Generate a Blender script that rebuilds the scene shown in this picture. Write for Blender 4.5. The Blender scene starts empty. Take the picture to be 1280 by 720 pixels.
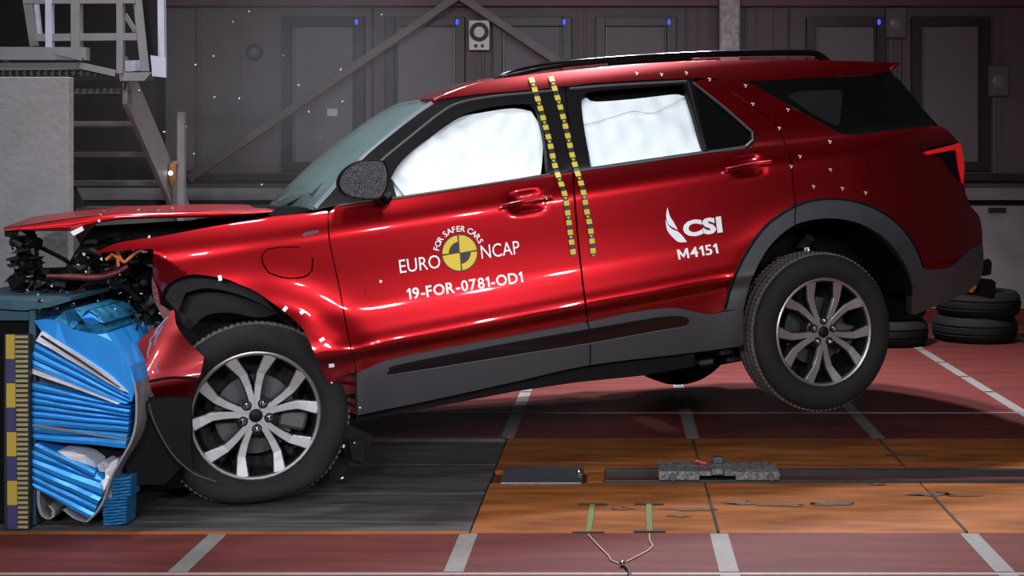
import bpy, bmesh, math, random
import numpy as np
from mathutils import Vector, Matrix
from mathutils.geometry import tessellate_polygon

rng = random.Random(7)
scn = bpy.context.scene
COL = scn.collection

# ------------------------------------------------------------------ camera
F, CX, CY, H = 1600.0, 772.0, 203.0, 1.45      # focal length and vanishing point in pixels of a 1280x720 frame, eye height
cam_d = bpy.data.cameras.new('camera')
cam = bpy.data.objects.new('camera', cam_d)
COL.objects.link(cam)
cam.location = (0, 0, H)
cam.rotation_euler = (math.pi / 2, 0, 0)
cam_d.sensor_width = 36
cam_d.lens = 36 * F / 1280
cam_d.shift_x = (640 - CX) / 1280
cam_d.shift_y = (CY - 360) / 1280
cam_d.clip_end = 200
scn.camera = cam

# ------------------------------------------------------------------ world, lamps, exposure
world = bpy.data.worlds.new('hall_air')
scn.world = world
world.use_nodes = True
world.node_tree.nodes['Background'].inputs[0].default_value = (0.75, 0.66, 0.72, 1)
world.node_tree.nodes['Background'].inputs[1].default_value = 0.025
scn.view_settings.view_transform = 'Standard'
scn.view_settings.look = 'None'
scn.view_settings.exposure = 0.38
scn.view_settings.gamma = 1.0
scn.view_settings.use_curve_mapping = False


def lamp(name, loc, target, size, watts, col=(1, 1, 1), spread=120):
    d = bpy.data.lights.new(name, 'AREA')
    d.shape = 'RECTANGLE'
    d.size, d.size_y = size
    d.energy = watts
    d.color = col
    d.spread = math.radians(spread)
    o = bpy.data.objects.new(name, d)
    COL.objects.link(o)
    o.location = loc
    o.rotation_euler = (Vector(target) - Vector(loc)).to_track_quat('-Z', 'Y').to_euler()
    return o


COOL = (0.90, 0.94, 1.0)
# floodlight bank across the hall behind the camera
for x, y, z in ((2.9, -1.6, 3.1), (3.9, -1.2, 3.5), (4.9, -0.8, 3.1)):
    lamp('floodlight', (x, y, z), (-0.4, 5.9, 0.6), (0.16, 0.13), 9, COOL, 60)
for x in (-2.6, -0.6):
    lamp('floodlight', (x, -4.0, 3.9), (x * 0.5 - 0.5, 6.0, 0.5), (0.40, 0.30), 17, COOL, 50)
# bank hung over the camera side of the track
for x in (-2.8, -1.5, -0.2):
    lamp('floodlight', (x, 3.3, 5.8), (x * 0.8 - 0.2, 6.0, 0.3), (0.5, 0.4), 11, COOL, 100)
# bank straight over the impact point
for x, y, w in ((-2.4, 6.6, 36), (0.5, 8.4, 150)):
    lamp('floodlight', (x, y, 5.9), (x, y, 0), (0.5, 0.35), w, COOL, 85)
# bank beyond the track
for x, w in ((-1.8, 22), (1.0, 105)):
    lamp('floodlight', (x, 9.5, 5.6), (x + 0.7, 5.8, 0.2), (0.45, 0.35), w, COOL, 95)


# ------------------------------------------------------------------ helpers
def at(px, py, D):
    """world point seen at a pixel, D metres from the camera"""
    return Vector(((px - CX) / F * D, D, H - (py - CY) / F * D))


MATS = {}


def mat(name, col, rough=0.5, metal=0.0, var=0.12, scale=6.0, stretch=(1, 1, 1), bump=0.0, bscale=60.0, coat=0.0,
        emit=0.0, alpha=1.0, col2=None, detail=4.0, spec=None, contrast=0.0, flakes=False):
    if name in MATS:
        return MATS[name]
    m = bpy.data.materials.new(name)
    m.use_nodes = True
    nt = m.node_tree
    b = nt.nodes['Principled BSDF']
    tc = nt.nodes.new('ShaderNodeTexCoord')
    mp = nt.nodes.new('ShaderNodeMapping')
    mp.inputs['Scale'].default_value = stretch
    nt.links.new(tc.outputs['Object'], mp.inputs[0])
    nz = nt.nodes.new('ShaderNodeTexNoise')
    nz.inputs['Scale'].default_value = scale
    nz.inputs['Detail'].default_value = detail
    nt.links.new(mp.outputs[0], nz.inputs['Vector'])
    mx = nt.nodes.new('ShaderNodeMix')
    mx.data_type = 'RGBA'
    a = [max(0, c * (1 - var)) for c in col]
    c2 = list(col2) if col2 else [min(1, c * (1 + var)) for c in col]
    mx.inputs[6].default_value = (*a, 1)
    mx.inputs[7].default_value = (*c2, 1)
    fac = nz.outputs['Fac']
    if contrast:
        r = nt.nodes.new('ShaderNodeMapRange')
        r.inputs[1].default_value = 0.5 - 0.5 / contrast
        r.inputs[2].default_value = 0.5 + 0.5 / contrast
        nt.links.new(fac, r.inputs[0])
        fac = r.outputs[0]
    nt.links.new(fac, mx.inputs[0])
    nt.links.new(mx.outputs[2], b.inputs['Base Color'])
    b.inputs['Roughness'].default_value = rough
    b.inputs['Metallic'].default_value = metal
    b.inputs['Coat Weight'].default_value = coat
    b.inputs['Coat Roughness'].default_value = 0.04
    b.inputs['Alpha'].default_value = alpha
    if spec is not None:
        b.inputs['Specular IOR Level'].default_value = spec
    if emit:
        b.inputs['Emission Color'].default_value = (*col, 1)
        b.inputs['Emission Strength'].default_value = emit
    if bump:
        n2 = nt.nodes.new('ShaderNodeTexNoise')
        n2.inputs['Scale'].default_value = bscale
        n2.inputs['Detail'].default_value = 3
        nt.links.new(mp.outputs[0], n2.inputs['Vector'])
        bp = nt.nodes.new('ShaderNodeBump')
        bp.inputs['Strength'].default_value = bump
        bp.inputs['Distance'].default_value = 0.01
        nt.links.new(n2.outputs['Fac'], bp.inputs['Height'])
        nt.links.new(bp.outputs[0], b.inputs['Normal'])
    MATS[name] = m
    return m


RED = mat('red_car_paint', (0.27, 0.0006, 0.004), rough=0.33, metal=0.85, var=0.05, scale=3, coat=1.0)
REDDUST = mat('dusty_red_paint', (0.22, 0.005, 0.010), rough=0.45, metal=0.45, var=0.25, scale=8, coat=0.2)
REDIN = mat('red_primer', (0.09, 0.003, 0.005), rough=0.5, var=0.3, scale=20, bump=0.3)
BLK = mat('black_trim', (0.006, 0.005, 0.006), rough=0.45, var=0.2, spec=0.12)
GLOSSBLK = mat('gloss_black', (0.004, 0.003, 0.004), rough=0.12, var=0.1, spec=0.35)
CLAD = mat('grey_black_cladding', (0.034, 0.034, 0.039), rough=0.55, var=0.12, scale=40, bump=0.15, bscale=400)
RUBBER = mat('tyre_rubber', (0.013, 0.012, 0.013), rough=0.75, var=0.25, scale=14, bump=0.2, bscale=150, spec=0.2)
TREAD = mat('tyre_tread', (0.115, 0.095, 0.082), rough=0.9, var=0.3, scale=40, bump=0.5, bscale=120)
ALU = mat('machined_alloy', (0.36, 0.345, 0.35), rough=0.38, metal=0.85, var=0.08, scale=12)
POCKET = mat('black_wheel_paint', (0.010, 0.009, 0.010), rough=0.3, var=0.2, spec=0.3)
CHROME = mat('chrome', (0.7, 0.7, 0.72), rough=0.08, metal=1.0, var=0.03)
DARKMETAL = mat('dark_steel', (0.06, 0.055, 0.058), rough=0.45, metal=0.7, var=0.35, scale=20)
DARK = mat('dark_interior', (0.006, 0.005, 0.0055), rough=0.8, var=0.3, scale=12, spec=0.1)
FABRIC = mat('airbag_fabric', (0.90, 0.95, 0.98), rough=0.9, var=0.03, scale=9, bump=0.25, bscale=14)
WHITE = mat('white_print', (0.82, 0.82, 0.84), rough=0.5, var=0.03)
YELLOW = mat('yellow_print', (0.66, 0.46, 0.01), rough=0.45, var=0.06)
YTAPE = mat('yellow_tape', (0.55, 0.42, 0.035), rough=0.5, var=0.06)
BTAPE = mat('black_tape', (0.015, 0.014, 0.014), rough=0.5, var=0.2)


def props(o, label=None, cat=None, group=None, kind=None):
    if label: o['label'] = label
    if cat: o['category'] = cat
    if group: o['group'] = group
    if kind: o['kind'] = kind
    return o


def link(name, me, parent=None, m=None):
    o = bpy.data.objects.new(name, me)
    COL.objects.link(o)
    if parent: o.parent = parent
    if m is not None and me is not None and len(me.materials) == 0:
        me.materials.append(m)
    return o


def empty(name, loc=(0, 0, 0), parent=None):
    o = bpy.data.objects.new(name, None)
    o.empty_display_size = 0.1
    COL.objects.link(o)
    o.location = loc
    if parent: o.parent = parent
    return o


def finish(bm, name, m, parent=None, smooth=False, angle=None):
    bmesh.ops.recalc_face_normals(bm, faces=bm.faces)
    me = bpy.data.meshes.new(name)
    bm.to_mesh(me)
    bm.free()
    if smooth or angle:
        me.polygons.foreach_set('use_smooth', [True] * len(me.polygons))
        if angle: me.set_sharp_from_angle(angle=math.radians(angle))
    return link(name, me, parent, m)


def add_box(bm, lo, hi, M=None, bev=0.0):
    r = bmesh.ops.create_cube(bm, size=1)
    vs = r['verts']
    for v in vs:
        v.co = Vector([(lo[i] + hi[i]) / 2 + v.co[i] * (hi[i] - lo[i]) for i in range(3)])
    if bev:
        es = list({e for v in vs for e in v.link_edges})
        q = bmesh.ops.bevel(bm, geom=es, offset=bev, segments=1, affect='EDGES')
        vs = list({v for f in q['faces'] for v in f.verts} | {v for v in vs if v.is_valid})
    if M is not None:
        bmesh.ops.transform(bm, matrix=M, verts=vs)
    return vs


def box(name, lo, hi, m, parent=None, bev=0.004):
    bm = bmesh.new()
    add_box(bm, lo, hi, None, bev)
    return finish(bm, name, m, parent)


def add_bar(bm, a, b, w, d, up=(0, 0, 1)):
    """rectangular bar from a to b, w across, d along the other direction"""
    a, b = Vector(a), Vector(b)
    t = (b - a).normalized()
    u = Vector(up)
    if abs(t.dot(u)) > 0.98: u = Vector((0, 1, 0))
    s = t.cross(u).normalized()
    u = s.cross(t).normalized()
    vs = []
    for p in (a, b):
        for i, j in ((-1, -1), (1, -1), (1, 1), (-1, 1)):
            vs.append(bm.verts.new(p + s * (i * d / 2) + u * (j * w / 2)))
    for f in ((0, 1, 2, 3), (7, 6, 5, 4), (0, 4, 5, 1), (1, 5, 6, 2), (2, 6, 7, 3), (3, 7, 4, 0)):
        bm.faces.new([vs[k] for k in f])


def bar(name, a, b, w, d, m, parent=None, up=(0, 0, 1)):
    bm = bmesh.new()
    add_bar(bm, a, b, w, d, up)
    return finish(bm, name, m, parent)


def add_tube(bm, pts, r, n=8, cap=True):
    pts = [Vector(p) for p in pts]
    rings = []
    prev = None
    for i, p in enumerate(pts):
        t = (pts[min(i + 1, len(pts) - 1)] - pts[max(i - 1, 0)]).normalized()
        u = prev if prev is not None else (Vector((0, 0, 1)) if abs(t.z) < 0.9 else Vector((1, 0, 0)))
        s = t.cross(u).normalized()
        u = s.cross(t).normalized()
        prev = u
        rr = r[i] if isinstance(r, (list, tuple)) else r
        rings.append([bm.verts.new(p + (s * math.cos(2 * math.pi * k / n) + u * math.sin(2 * math.pi * k / n)) * rr) for k in range(n)])
    for a, b in zip(rings, rings[1:]):
        for k in range(n):
            bm.faces.new((a[k], a[(k + 1) % n], b[(k + 1) % n], b[k]))
    if cap:
        bm.faces.new(rings[0][::-1])
        bm.faces.new(rings[-1])


def tube(name, pts, r, m, parent=None, n=8):
    bm = bmesh.new()
    add_tube(bm, pts, r, n)
    return finish(bm, name, m, parent, smooth=True, angle=50)


def spline(pts, n=6, closed=False, corner=40):
    """Catmull-Rom through pts; points where the outline turns sharply stay corners"""
    P = [np.array(p, float) for p in pts]
    N = len(P)
    out = []
    sharp = []
    for i in range(N):
        a, b, c = P[(i - 1) % N], P[i], P[(i + 1) % N]
        if not closed and i in (0, N - 1):
            sharp.append(True)
            continue
        u, v = b - a, c - b
        cs = np.dot(u, v) / (np.linalg.norm(u) * np.linalg.norm(v) + 1e-9)
        sharp.append(cs < math.cos(math.radians(corner)))
    for i in range(N if closed else N - 1):
        p1, p2 = P[i], P[(i + 1) % N]
        p0 = p1 - (p2 - p1) if sharp[i] else P[(i - 1) % N]
        p3 = p2 + (p2 - p1) if sharp[(i + 1) % N] else P[(i + 2) % N]
        for k in range(n):
            t = k / n
            out.append(0.5 * ((2 * p1) + (p2 - p0) * t + (2 * p0 - 5 * p1 + 4 * p2 - p3) * t * t + (3 * p1 - p0 - 3 * p2 + p3) * t ** 3))
    if not closed: out.append(P[-1])
    return out


def prism(name, poly, y0, y1, m, parent=None, jitter=None, smooth=False):
    """extrude an outline given in (x, z) from depth y0 to y1"""
    bm = bmesh.new()
    A = [bm.verts.new((p[0], y0 if jitter is None else y0 + jitter(i), p[1])) for i, p in enumerate(poly)]
    B = [bm.verts.new((p[0], y1, p[1])) for p in poly]
    n = len(poly)
    bm.faces.new(A)
    bm.faces.new(B[::-1])
    for i in range(n):
        bm.faces.new((A[i], B[i], B[(i + 1) % n], A[(i + 1) % n]))
    bmesh.ops.triangulate(bm, faces=[f for f in bm.faces if len(f.verts) > 4])
    return finish(bm, name, m, parent)


def chunk(bm, c, s, n=9):
    vs = [bm.verts.new(Vector(c) + Vector([rng.uniform(-1, 1) * s[k] for k in range(3)])) for _ in range(n)]
    r = bmesh.ops.convex_hull(bm, input=vs)
    bad = list({g for g in r['geom_interior'] if isinstance(g, bmesh.types.BMVert)})
    if bad: bmesh.ops.delete(bm, geom=bad, context='VERTS')


# ------------------------------------------------------------------ the setting: floor
MAROON = mat('maroon_floor_paint', (0.105, 0.019, 0.016), spec=0.2, rough=0.6, var=0.30, contrast=2.6, scale=3.0, stretch=(0.5, 4.5, 1), detail=8, bump=0.06, bscale=30)
ORANGE = mat('worn_orange_boards', (0.19, 0.052, 0.010), rough=0.6, spec=0.2, contrast=2.4, var=0.30, scale=3.6, stretch=(0.7, 3.2, 1), detail=9, bump=0.08, bscale=40,
             col2=(0.33, 0.105, 0.024))
SLATE = mat('dark_worn_boards', (0.036, 0.031, 0.032), rough=0.55, contrast=2.6, var=0.45, scale=3.5, stretch=(0.5, 6, 1), detail=9, bump=0.1, bscale=40,
            col2=(0.085, 0.072, 0.070))
SUB = mat('floor_bed', (0.02, 0.015, 0.015), rough=0.9)
TAPE = mat('grey_floor_tape', (0.17, 0.148, 0.14), rough=0.6, var=0.25, scale=30)
LINEP = mat('pale_floor_line', (0.30, 0.22, 0.21), rough=0.5, var=0.3, scale=20)
STEEL = mat('scratched_steel', (0.17, 0.175, 0.20), rough=0.35, metal=0.8, var=0.5, scale=25, detail=8)
PITTED = mat('pitted_grey_steel', (0.10, 0.10, 0.10), rough=0.55, metal=0.3, var=0.75, scale=70, detail=6, col2=(0.26, 0.25, 0.245), contrast=2.5)

SEAM0, SEAM = -0.581, 0.976
floor = box('floor', (-8, 1.5, -0.30), (8, 12.2, -0.03), SUB)
props(floor, 'maroon hall floor boards with an orange strip along the test track', 'floor', kind='structure')

boards = {}


def board(x0, x1, y0, y1, m, name='floor_board', gap=0.003, top=0.0):
    key = (round(x1 - x0, 3), round(y1 - y0, 3), m.name, top)
    if key not in boards:
        bm = bmesh.new()
        add_box(bm, (-(x1 - x0) / 2 + gap, -(y1 - y0) / 2 + gap, -0.05), ((x1 - x0) / 2 - gap, (y1 - y0) / 2 - gap, top), None, 0.002)
        bmesh.ops.recalc_face_normals(bm, faces=bm.faces)
        me = bpy.data.meshes.new(name)
        bm.to_mesh(me)
        bm.free()
        me.materials.append(m)
        boards[key] = me
    o = link(name, boards[key], floor)
    o.location = ((x0 + x1) / 2, (y0 + y1) / 2, 0)
    return o


sx = [SEAM0 + SEAM * k for k in range(-7, 9)]
rows = [(2.9, 3.7), (3.7, 4.514), (4.514, 5.01), (6.72, 7.41), (7.41, 8.08), (8.08, 8.66), (8.66, 9.28), (9.28, 9.91), (9.91, 10.55), (10.55, 11.2), (11.2, 12.0)]
for r0, r1 in rows:
    for a, b in zip(sx, sx[1:]):
        if b > -6 and a < 6: board(a, b, r0, r1, MAROON)
for r0, r1 in ((5.01, 5.66), (5.66, 5.80), (6.03, 6.19), (6.19, 6.72)):
    for a, b in zip(sx, sx[1:]):
        if a > SEAM0 - 0.1 and a < 5: board(a, b, r0, r1, ORANGE, top=-0.002)
for r0, r1 in ((5.01, 5.18), (5.18, 5.62), (5.62, 6.16), (6.16, 6.66), (6.66, 6.72)):
    for a, b in ((-5.5, -3.0), (-3.0, SEAM0)):
        board(a, b, r0, r1, SLATE, top=-0.004 if r1 != 6.72 else 0.012)
# rail slot: maroon strip between two dark rails
board(SEAM0, 5.3, 5.80, 6.03, MAROON, top=-0.02)


def floor_strip(name, x0, x1, y0, y1, m, top=0.002, th=0.004):
    return box(name, (x0, y0, top - th), (x1, y1, top), m, floor, bev=0)


for k in range(7, 12):
    x = sx[k]
    for y0, y1 in ((2.9, 4.50), (4.53, 4.995), (6.74, 7.39), (7.43, 8.06), (8.10, 8.64), (8.68, 9.26), (9.30, 9.89), (9.93, 11.9)):
        if k == 7 and y0 < 4: continue
        floor_strip('floor_tape', x - 0.035, x + 0.035, y0, y1, TAPE)
for k in (0, 1, 2, 3, 4, 5, 6):
    if sx[k] > -5:
        floor_strip('floor_tape', sx[k] - 0.035, sx[k] + 0.035, 4.53, 4.995, TAPE)
for y in (4.508, 7.41):
    floor_strip('floor_line', -6, 6, y - 0.010, y + 0.010, LINEP, top=0.0025)
floor_strip('orange_edge_strip', -5.5, SEAM0, 4.99, 5.025, ORANGE, top=0.003)
SEAMD = mat('dark_seam', (0.03, 0.02, 0.015), rough=0.9, var=0.4, scale=30)
for x in sx[8:11]:
    floor_strip('board_seam', x - 0.006, x + 0.006, 5.03, 5.62, SEAMD, top=0.0015)
    floor_strip('board_seam', x - 0.005, x + 0.005, 6.2, 6.70, SEAMD, top=0.0015)
# worn dark scuffs on the orange boards have their own ragged shapes
SCUFF = mat('rubber_scuff', (0.10, 0.048, 0.025), rough=0.7, var=0.5, scale=30)
for i, (px, py, w, h) in enumerate(((1160, 617, 0.15, 0.05), (1200, 619, 0.12, 0.03), (1040, 629, 0.14, 0.05), (1128, 569, 0.14, 0.03),
                                    (865, 637, 0.16, 0.03), (778, 636, 0.07, 0.03), (850, 645, 0.06, 0.03), (925, 628, 0.10, 0.04), (978, 631, 0.12, 0.04), (1096, 605, 0.05, 0.025))):
    D = F * H / (py - CY)
    p = at(px, py, D)
    bm = bmesh.new()
    n = 22
    vs = []
    for k in range(n):
        a = 2 * math.pi * k / n
        rr = rng.uniform(0.35, 1.0)
        vs.append(bm.verts.new((p.x + w * math.cos(a) * rr, p.y + h * math.sin(a) * rr, 0.0008)))
    bm.faces.new(vs)
    bmesh.ops.triangulate(bm, faces=bm.faces)
    finish(bm, 'scuff_mark', SCUFF, floor)

# the two rails of the tow track and what is set into it
track = empty('tow_track', (1.0, 5.9, 0))
props(track, 'steel tow track with two dark rails set in the orange strip', 'track')
for y in (5.815, 6.012):
    bm = bmesh.new()
    add_box(bm, (-1.06, y - 5.9 - 0.016, -0.05), (4.2, y - 5.9 + 0.016, 0.010), None, 0.004)
    finish(bm, 'rail', DARKMETAL, track)
bm = bmesh.new()
add_box(bm, (-1.53, -0.13, -0.02), (-1.16, 0.19, 0.006), None, 0.003)
finish(bm, 'cover_plate', STEEL, track)
for x, y in ((-1.18, 0.05), (-1.17, -0.02)):
    bm = bmesh.new()
    bmesh.ops.create_uvsphere(bm, u_segments=10, v_segments=6, radius=0.014 if y > 0 else 0.008, matrix=Matrix.Translation((x, y, 0.012)))
    finish(bm, 'bolt', CHROME, track, smooth=True)
box('slot_plate', (-1.14, -0.08, -0.02), (-1.06, 0.10, 0.001), ORANGE, track)

trolley = empty('tow_trolley', (0.46, 5.92, 0))
props(trolley, 'pitted grey steel tow trolley sitting on the track rails', 'trolley')
bm = bmesh.new()
for lo, hi in (((-0.275, -0.125, 0.011), (-0.09, 0.075, 0.050)), ((0.075, -0.125, 0.011), (0.275, 0.075, 0.046)), ((-0.09, -0.055, 0.011), (0.075, 0.075, 0.050)),
               ((-0.09, -0.125, 0.030), (-0.035, -0.055, 0.050)), ((0.02, -0.125, 0.030), (0.075, -0.055, 0.050))):
    add_box(bm, lo, hi, None, 0.002)
finish(bm, 'body', PITTED, trolley)
box('hook', (-0.035, -0.128, 0.034), (0.02, -0.05, 0.060), PITTED, trolley)
box('lug', (-0.02, 0.02, 0.05), (0.03, 0.06, 0.080), STEEL, trolley)
bm = bmesh.new()
add_tube(bm, [(-0.11, 0.02, 0.058), (-0.09, 0.01, 0.068), (-0.07, 0.015, 0.056), (-0.05, -0.01, 0.060)], 0.007, 6)
finish(bm, 'red_clip', mat('red_plastic', (0.5, 0.05, 0.05), 0.4), trolley, smooth=True)
for x in (-0.21, 0.235):
    bm = bmesh.new()
    bmesh.ops.create_cone(bm, cap_ends=True, segments=12, radius1=0.018, radius2=0.016, depth=0.02,
                          matrix=Matrix.Translation((x, -0.128, 0.028)) @ Matrix.Rotation(math.pi / 2, 4, 'X'))
    finish(bm, 'bolt', STEEL, trolley)
box('skirt', (-0.24, -0.075, -0.015), (0.26, 0.075, 0.012), DARK, trolley)

# ------------------------------------------------------------------ the setting: walls
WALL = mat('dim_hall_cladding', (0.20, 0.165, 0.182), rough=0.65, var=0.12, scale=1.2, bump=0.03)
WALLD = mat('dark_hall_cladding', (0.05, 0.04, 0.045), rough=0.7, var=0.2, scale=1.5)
FRAME = mat('dark_window_frame', (0.045, 0.032, 0.037), rough=0.4, var=0.15)
FRAMEL = mat('pale_frame_bead', (0.17, 0.15, 0.155), rough=0.45, metal=0.2)
PANE = mat('grey_window_pane', (0.26, 0.25, 0.275), rough=0.6, var=0.10, scale=1.5, spec=0.25)
CONC = mat('grey_concrete', (0.40, 0.38, 0.38), rough=0.85, var=0.25, scale=7, detail=9, bump=0.2, bscale=50)
GALV = mat('galvanised_steel', (0.42, 0.38, 0.37), rough=0.5, metal=0.4, var=0.35, scale=28, detail=3, contrast=2)
WD = 12.0
wall = box('wall_back', (-8, WD, -0.3), (8, WD + 0.2, 6.2), WALL)
props(wall, 'dim grey clad back wall of the crash hall', 'wall', kind='structure')
ceiling = box('ceiling', (-8, -1, 6.6), (8, WD + 0.2, 6.8), WALLD)
props(ceiling, 'dark ceiling high over the crash hall', 'ceiling', kind='structure')
k_w = F / WD


def wx(px): return (px - CX) / k_w
def wz(py): return H - (py - CY) / k_w


WINDOWS = [(355, 457), (483, 582), (617, 715), (745, 845), (1007, 1106), (1138, 1236)]
for i, (a, b) in enumerate(WINDOWS):
    x0, x1, z0, z1 = wx(a), wx(b), wz(214), wz(22)
    w = empty('window_%d' % (i + 1), ((x0 + x1) / 2, WD, z0))
    which = ['leftmost window of the back wall, behind the windscreen', 'grey window left of the round target, above the windscreen', 'grey window just right of the round camera target',
             'grey window over the rear door, left of the steel column', 'grey window right of the steel column, above the roof rail end', 'rightmost tall grey window of the back wall, beyond the tail light'][i]
    props(w, which, 'window', 'windows along the back wall', 'structure')
    W2, HH = (x1 - x0) / 2, z1 - z0
    t = 0.088
    for nm, lo, hi in (('frame_side', (-W2, -0.07, 0), (-W2 + t, 0, HH)), ('frame_side', (W2 - t, -0.07, 0), (W2, 0, HH)),
                       ('frame_top', (-W2 + t, -0.07, HH - t), (W2 - t, 0, HH)), ('frame_bottom', (-W2 + t, -0.07, 0), (W2 - t, 0, t))):
        box(nm, lo, hi, FRAME, w)
    box('pane', (-W2 + t, -0.025, t), (W2 - t, 0.0, HH - t), PANE, w, bev=0)
    for s in (-1, 1):
        box('glazing_bead', (s * (W2 - t) - 0.012 - s * 0.012, -0.045, t), (s * (W2 - t) + 0.012 - s * 0.012, -0.026, HH - t), FRAMEL if (s < 0) == (i != 1) else FRAME, w, bev=0.002)
    # small glowing blue block on the head of the frame
    if i in (0, 1, 2, 3, 4):
        q = box('blue_glow_block', (W2 - 0.085, -0.09, HH - 0.075), (W2 - 0.055, -0.07, HH - 0.025), mat('blue_glow', (0.05, 0.10, 0.75), emit=0.9), w, bev=0.008)
        q['label'] = 'small glowing blue block'
# horizontal rail over the windows, sill ledge, kerb
trim_defs = [('trim_1', (-8, WD - 0.10, wz(9)), (8, WD, wz(-60)), mat('flare_tinted_beam', (0.20, 0.11, 0.13), 0.55), 'steel beam along the top of the back wall, tinted wine by a painted flare'),  # wine tone puts a reddish lens flare into the beam's colour
             ('trim_2', (-8, WD - 0.16, wz(226)), (8, WD, wz(217)), FRAME, 'dark pipe ledge under the back wall windows'),
             ('trim_3', (-8, WD - 0.30, wz(249)), (8, WD, wz(234)), mat('pale_steel_beam', (0.36, 0.35, 0.36), 0.5, 0.3), 'pale steel beam over the concrete base of the back wall'),
             ('trim_4', (-8, WD - 0.34, wz(381)), (8, WD, wz(256)), CONC, 'grey concrete base of the back wall'),
             ('trim_5', (-8, WD - 0.36, 0), (8, WD, wz(382)), mat('red_kerb_paint', (0.22, 0.018, 0.014), 0.6, var=0.3), 'red painted kerb at the foot of the back wall')]
for nm, lo, hi, m, lb in trim_defs:
    props(box(nm, lo, hi, m), lb, 'trim', kind='structure')
# upright ribs of the wall cladding
for i, px in enumerate((232, 249, 300, 466, 474, 596, 604, 722, 731, 858, 872, 886, 932, 946, 968, 986, 1112, 1118, 1125, 1243, 1252)):
    box('cladding_rib', (wx(px) - 0.012, WD - 0.02, wz(216)), (wx(px) + 0.012, WD, wz(11)), FRAME if i % 3 == 0 else WALL, wall, bev=0.002)
box('socket_plate', (wx(1222), WD - 0.37, wz(264)), (wx(1243), WD - 0.335, wz(258)), DARKMETAL, bpy.data.objects['trim_4'])

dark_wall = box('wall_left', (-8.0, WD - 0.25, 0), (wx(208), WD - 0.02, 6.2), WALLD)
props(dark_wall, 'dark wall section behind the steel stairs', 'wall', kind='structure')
column = empty('steel_column', (wx(909), WD - 0.25, 0))
props(column, 'mottled galvanised steel column rising behind the roof rails', 'column')
bm = bmesh.new()
add_box(bm, (-0.088, -0.02, 0), (0.088, 0.0, 6.2))
finish(bm, 'web', GALV, column)
for s in (-1, 1):
    box('flange', (s * 0.088 - 0.008, -0.02, 0), (s * 0.088 + 0.008, 0.2, 6.2), GALV, column)
BRACE = mat('grey_brace_steel', (0.22, 0.185, 0.19), rough=0.55, metal=0.3, var=0.2)
for nm, a, b, lb in (('diagonal_brace', (236, 223), (600, -24), 'long diagonal steel brace rising to the right over the bonnet'),
                     ('diagonal_brace', (548, -23), (716, 89), 'diagonal steel brace falling towards the roof near the round target')):
    e = empty(nm, at(a[0], a[1], WD - 0.25))
    props(e, lb, 'brace', 'diagonal wall braces')
    p, q = Vector((0, 0, 0)), at(b[0], b[1], WD - 0.25) - at(a[0], a[1], WD - 0.25)
    bar('flange', p, q, 0.065, 0.01, BRACE, e)
    n = (q - p).normalized()
    off = Vector((-n.z, 0, n.x)) * (0.032 if n.x > 0 else -0.032)
    if off.z < 0: off = -off
    bar('web', p - off + Vector((0, 0.04, 0)), q - off + Vector((0, 0.04, 0)), 0.008, 0.08, BRACE, e)

# ------------------------------------------------------------------ the car: its own frame
# ex runs rearwards (right in the picture), ey out of the near flank, ez up; the car is yawed nose-towards-camera, pitched and rolled by the impact
def car_frame(yaw, pitch, roll):
    y, p, r = map(math.radians, (yaw, pitch, roll))
    ex = np.array([math.cos(y) * math.cos(p), math.sin(y) * math.cos(p), math.sin(p)])
    ey0 = np.array([math.sin(y), -math.cos(y), 0])
    ez0 = np.cross(ey0, ex)
    if ez0[2] < 0: ez0 = -ez0
    return ex, math.cos(r) * ey0 + math.sin(r) * ez0, math.cos(r) * ez0 - math.sin(r) * ey0


EX, EY, EZ = car_frame(21.2, 4.8, 1.5)
ORG = np.array([(1032 - CX) / 250, 6.4, H - 0.85])          # centre of the near rear wheel
CAMP = np.array([0, 0, H])
YC = -0.98                                                  # centre line of the car
car = empty('car')
car.matrix_world = Matrix(((EX[0], -EY[0], EZ[0], ORG[0]), (EX[1], -EY[1], EZ[1], ORG[1]), (EX[2], -EY[2], EZ[2], ORG[2]), (0, 0, 0, 1)))
props(car, 'red sport utility vehicle with crushed front hitting the blue barrier, rear wheels lifted', 'car')


def un(px, py, yl):
    """car coordinates (x, z) of the point seen at a pixel on the plane yl of the car"""
    d = np.array([(px - CX) / F, 1.0, -(py - CY) / F])
    t = (yl - np.dot(CAMP - ORG, EY)) / np.dot(d, EY)
    p = CAMP + t * d - ORG
    return float(np.dot(p, EX)), float(np.dot(p, EZ))


def lp(px, py, yl):
    x, z = un(px, py, yl)
    return Vector((x, -yl, z))


# flank profile over a height parameter w: 0 sill, 1 lower crease, 2 belt, 3 roof edge
kw = np.array([-0.3, 0, .33, .73, .87, 1, 1.1, 1.3, 1.55, 1.79, 2, 2.03, 2.4, 2.84, 3.0, 3.14, 3.4])
kv = np.array([-.22, -.12, -.05, -.004, .004, .044, .026, .000, -.007, -.008, -.058, -.076, -.165, -.270, -.345, -.46, -.8])


def pchip(xk, yk, x):
    h = np.diff(xk)
    d = np.diff(yk) / h
    m = np.zeros_like(yk)
    m[0], m[-1] = d[0], d[-1]
    for i in range(1, len(xk) - 1):
        m[i] = 0 if d[i - 1] * d[i] <= 0 else 2 / (1 / d[i - 1] + 1 / d[i])
    i = np.clip(np.searchsorted(xk, x) - 1, 0, len(xk) - 2)
    t = (x - xk[i]) / h[i]
    return ((1 + 2 * t) * (1 - t) ** 2 * yk[i] + t * (1 - t) ** 2 * h[i] * m[i] + t * t * (3 - 2 * t) * yk[i + 1] + t * t * (t - 1) * h[i] * m[i + 1])


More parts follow.
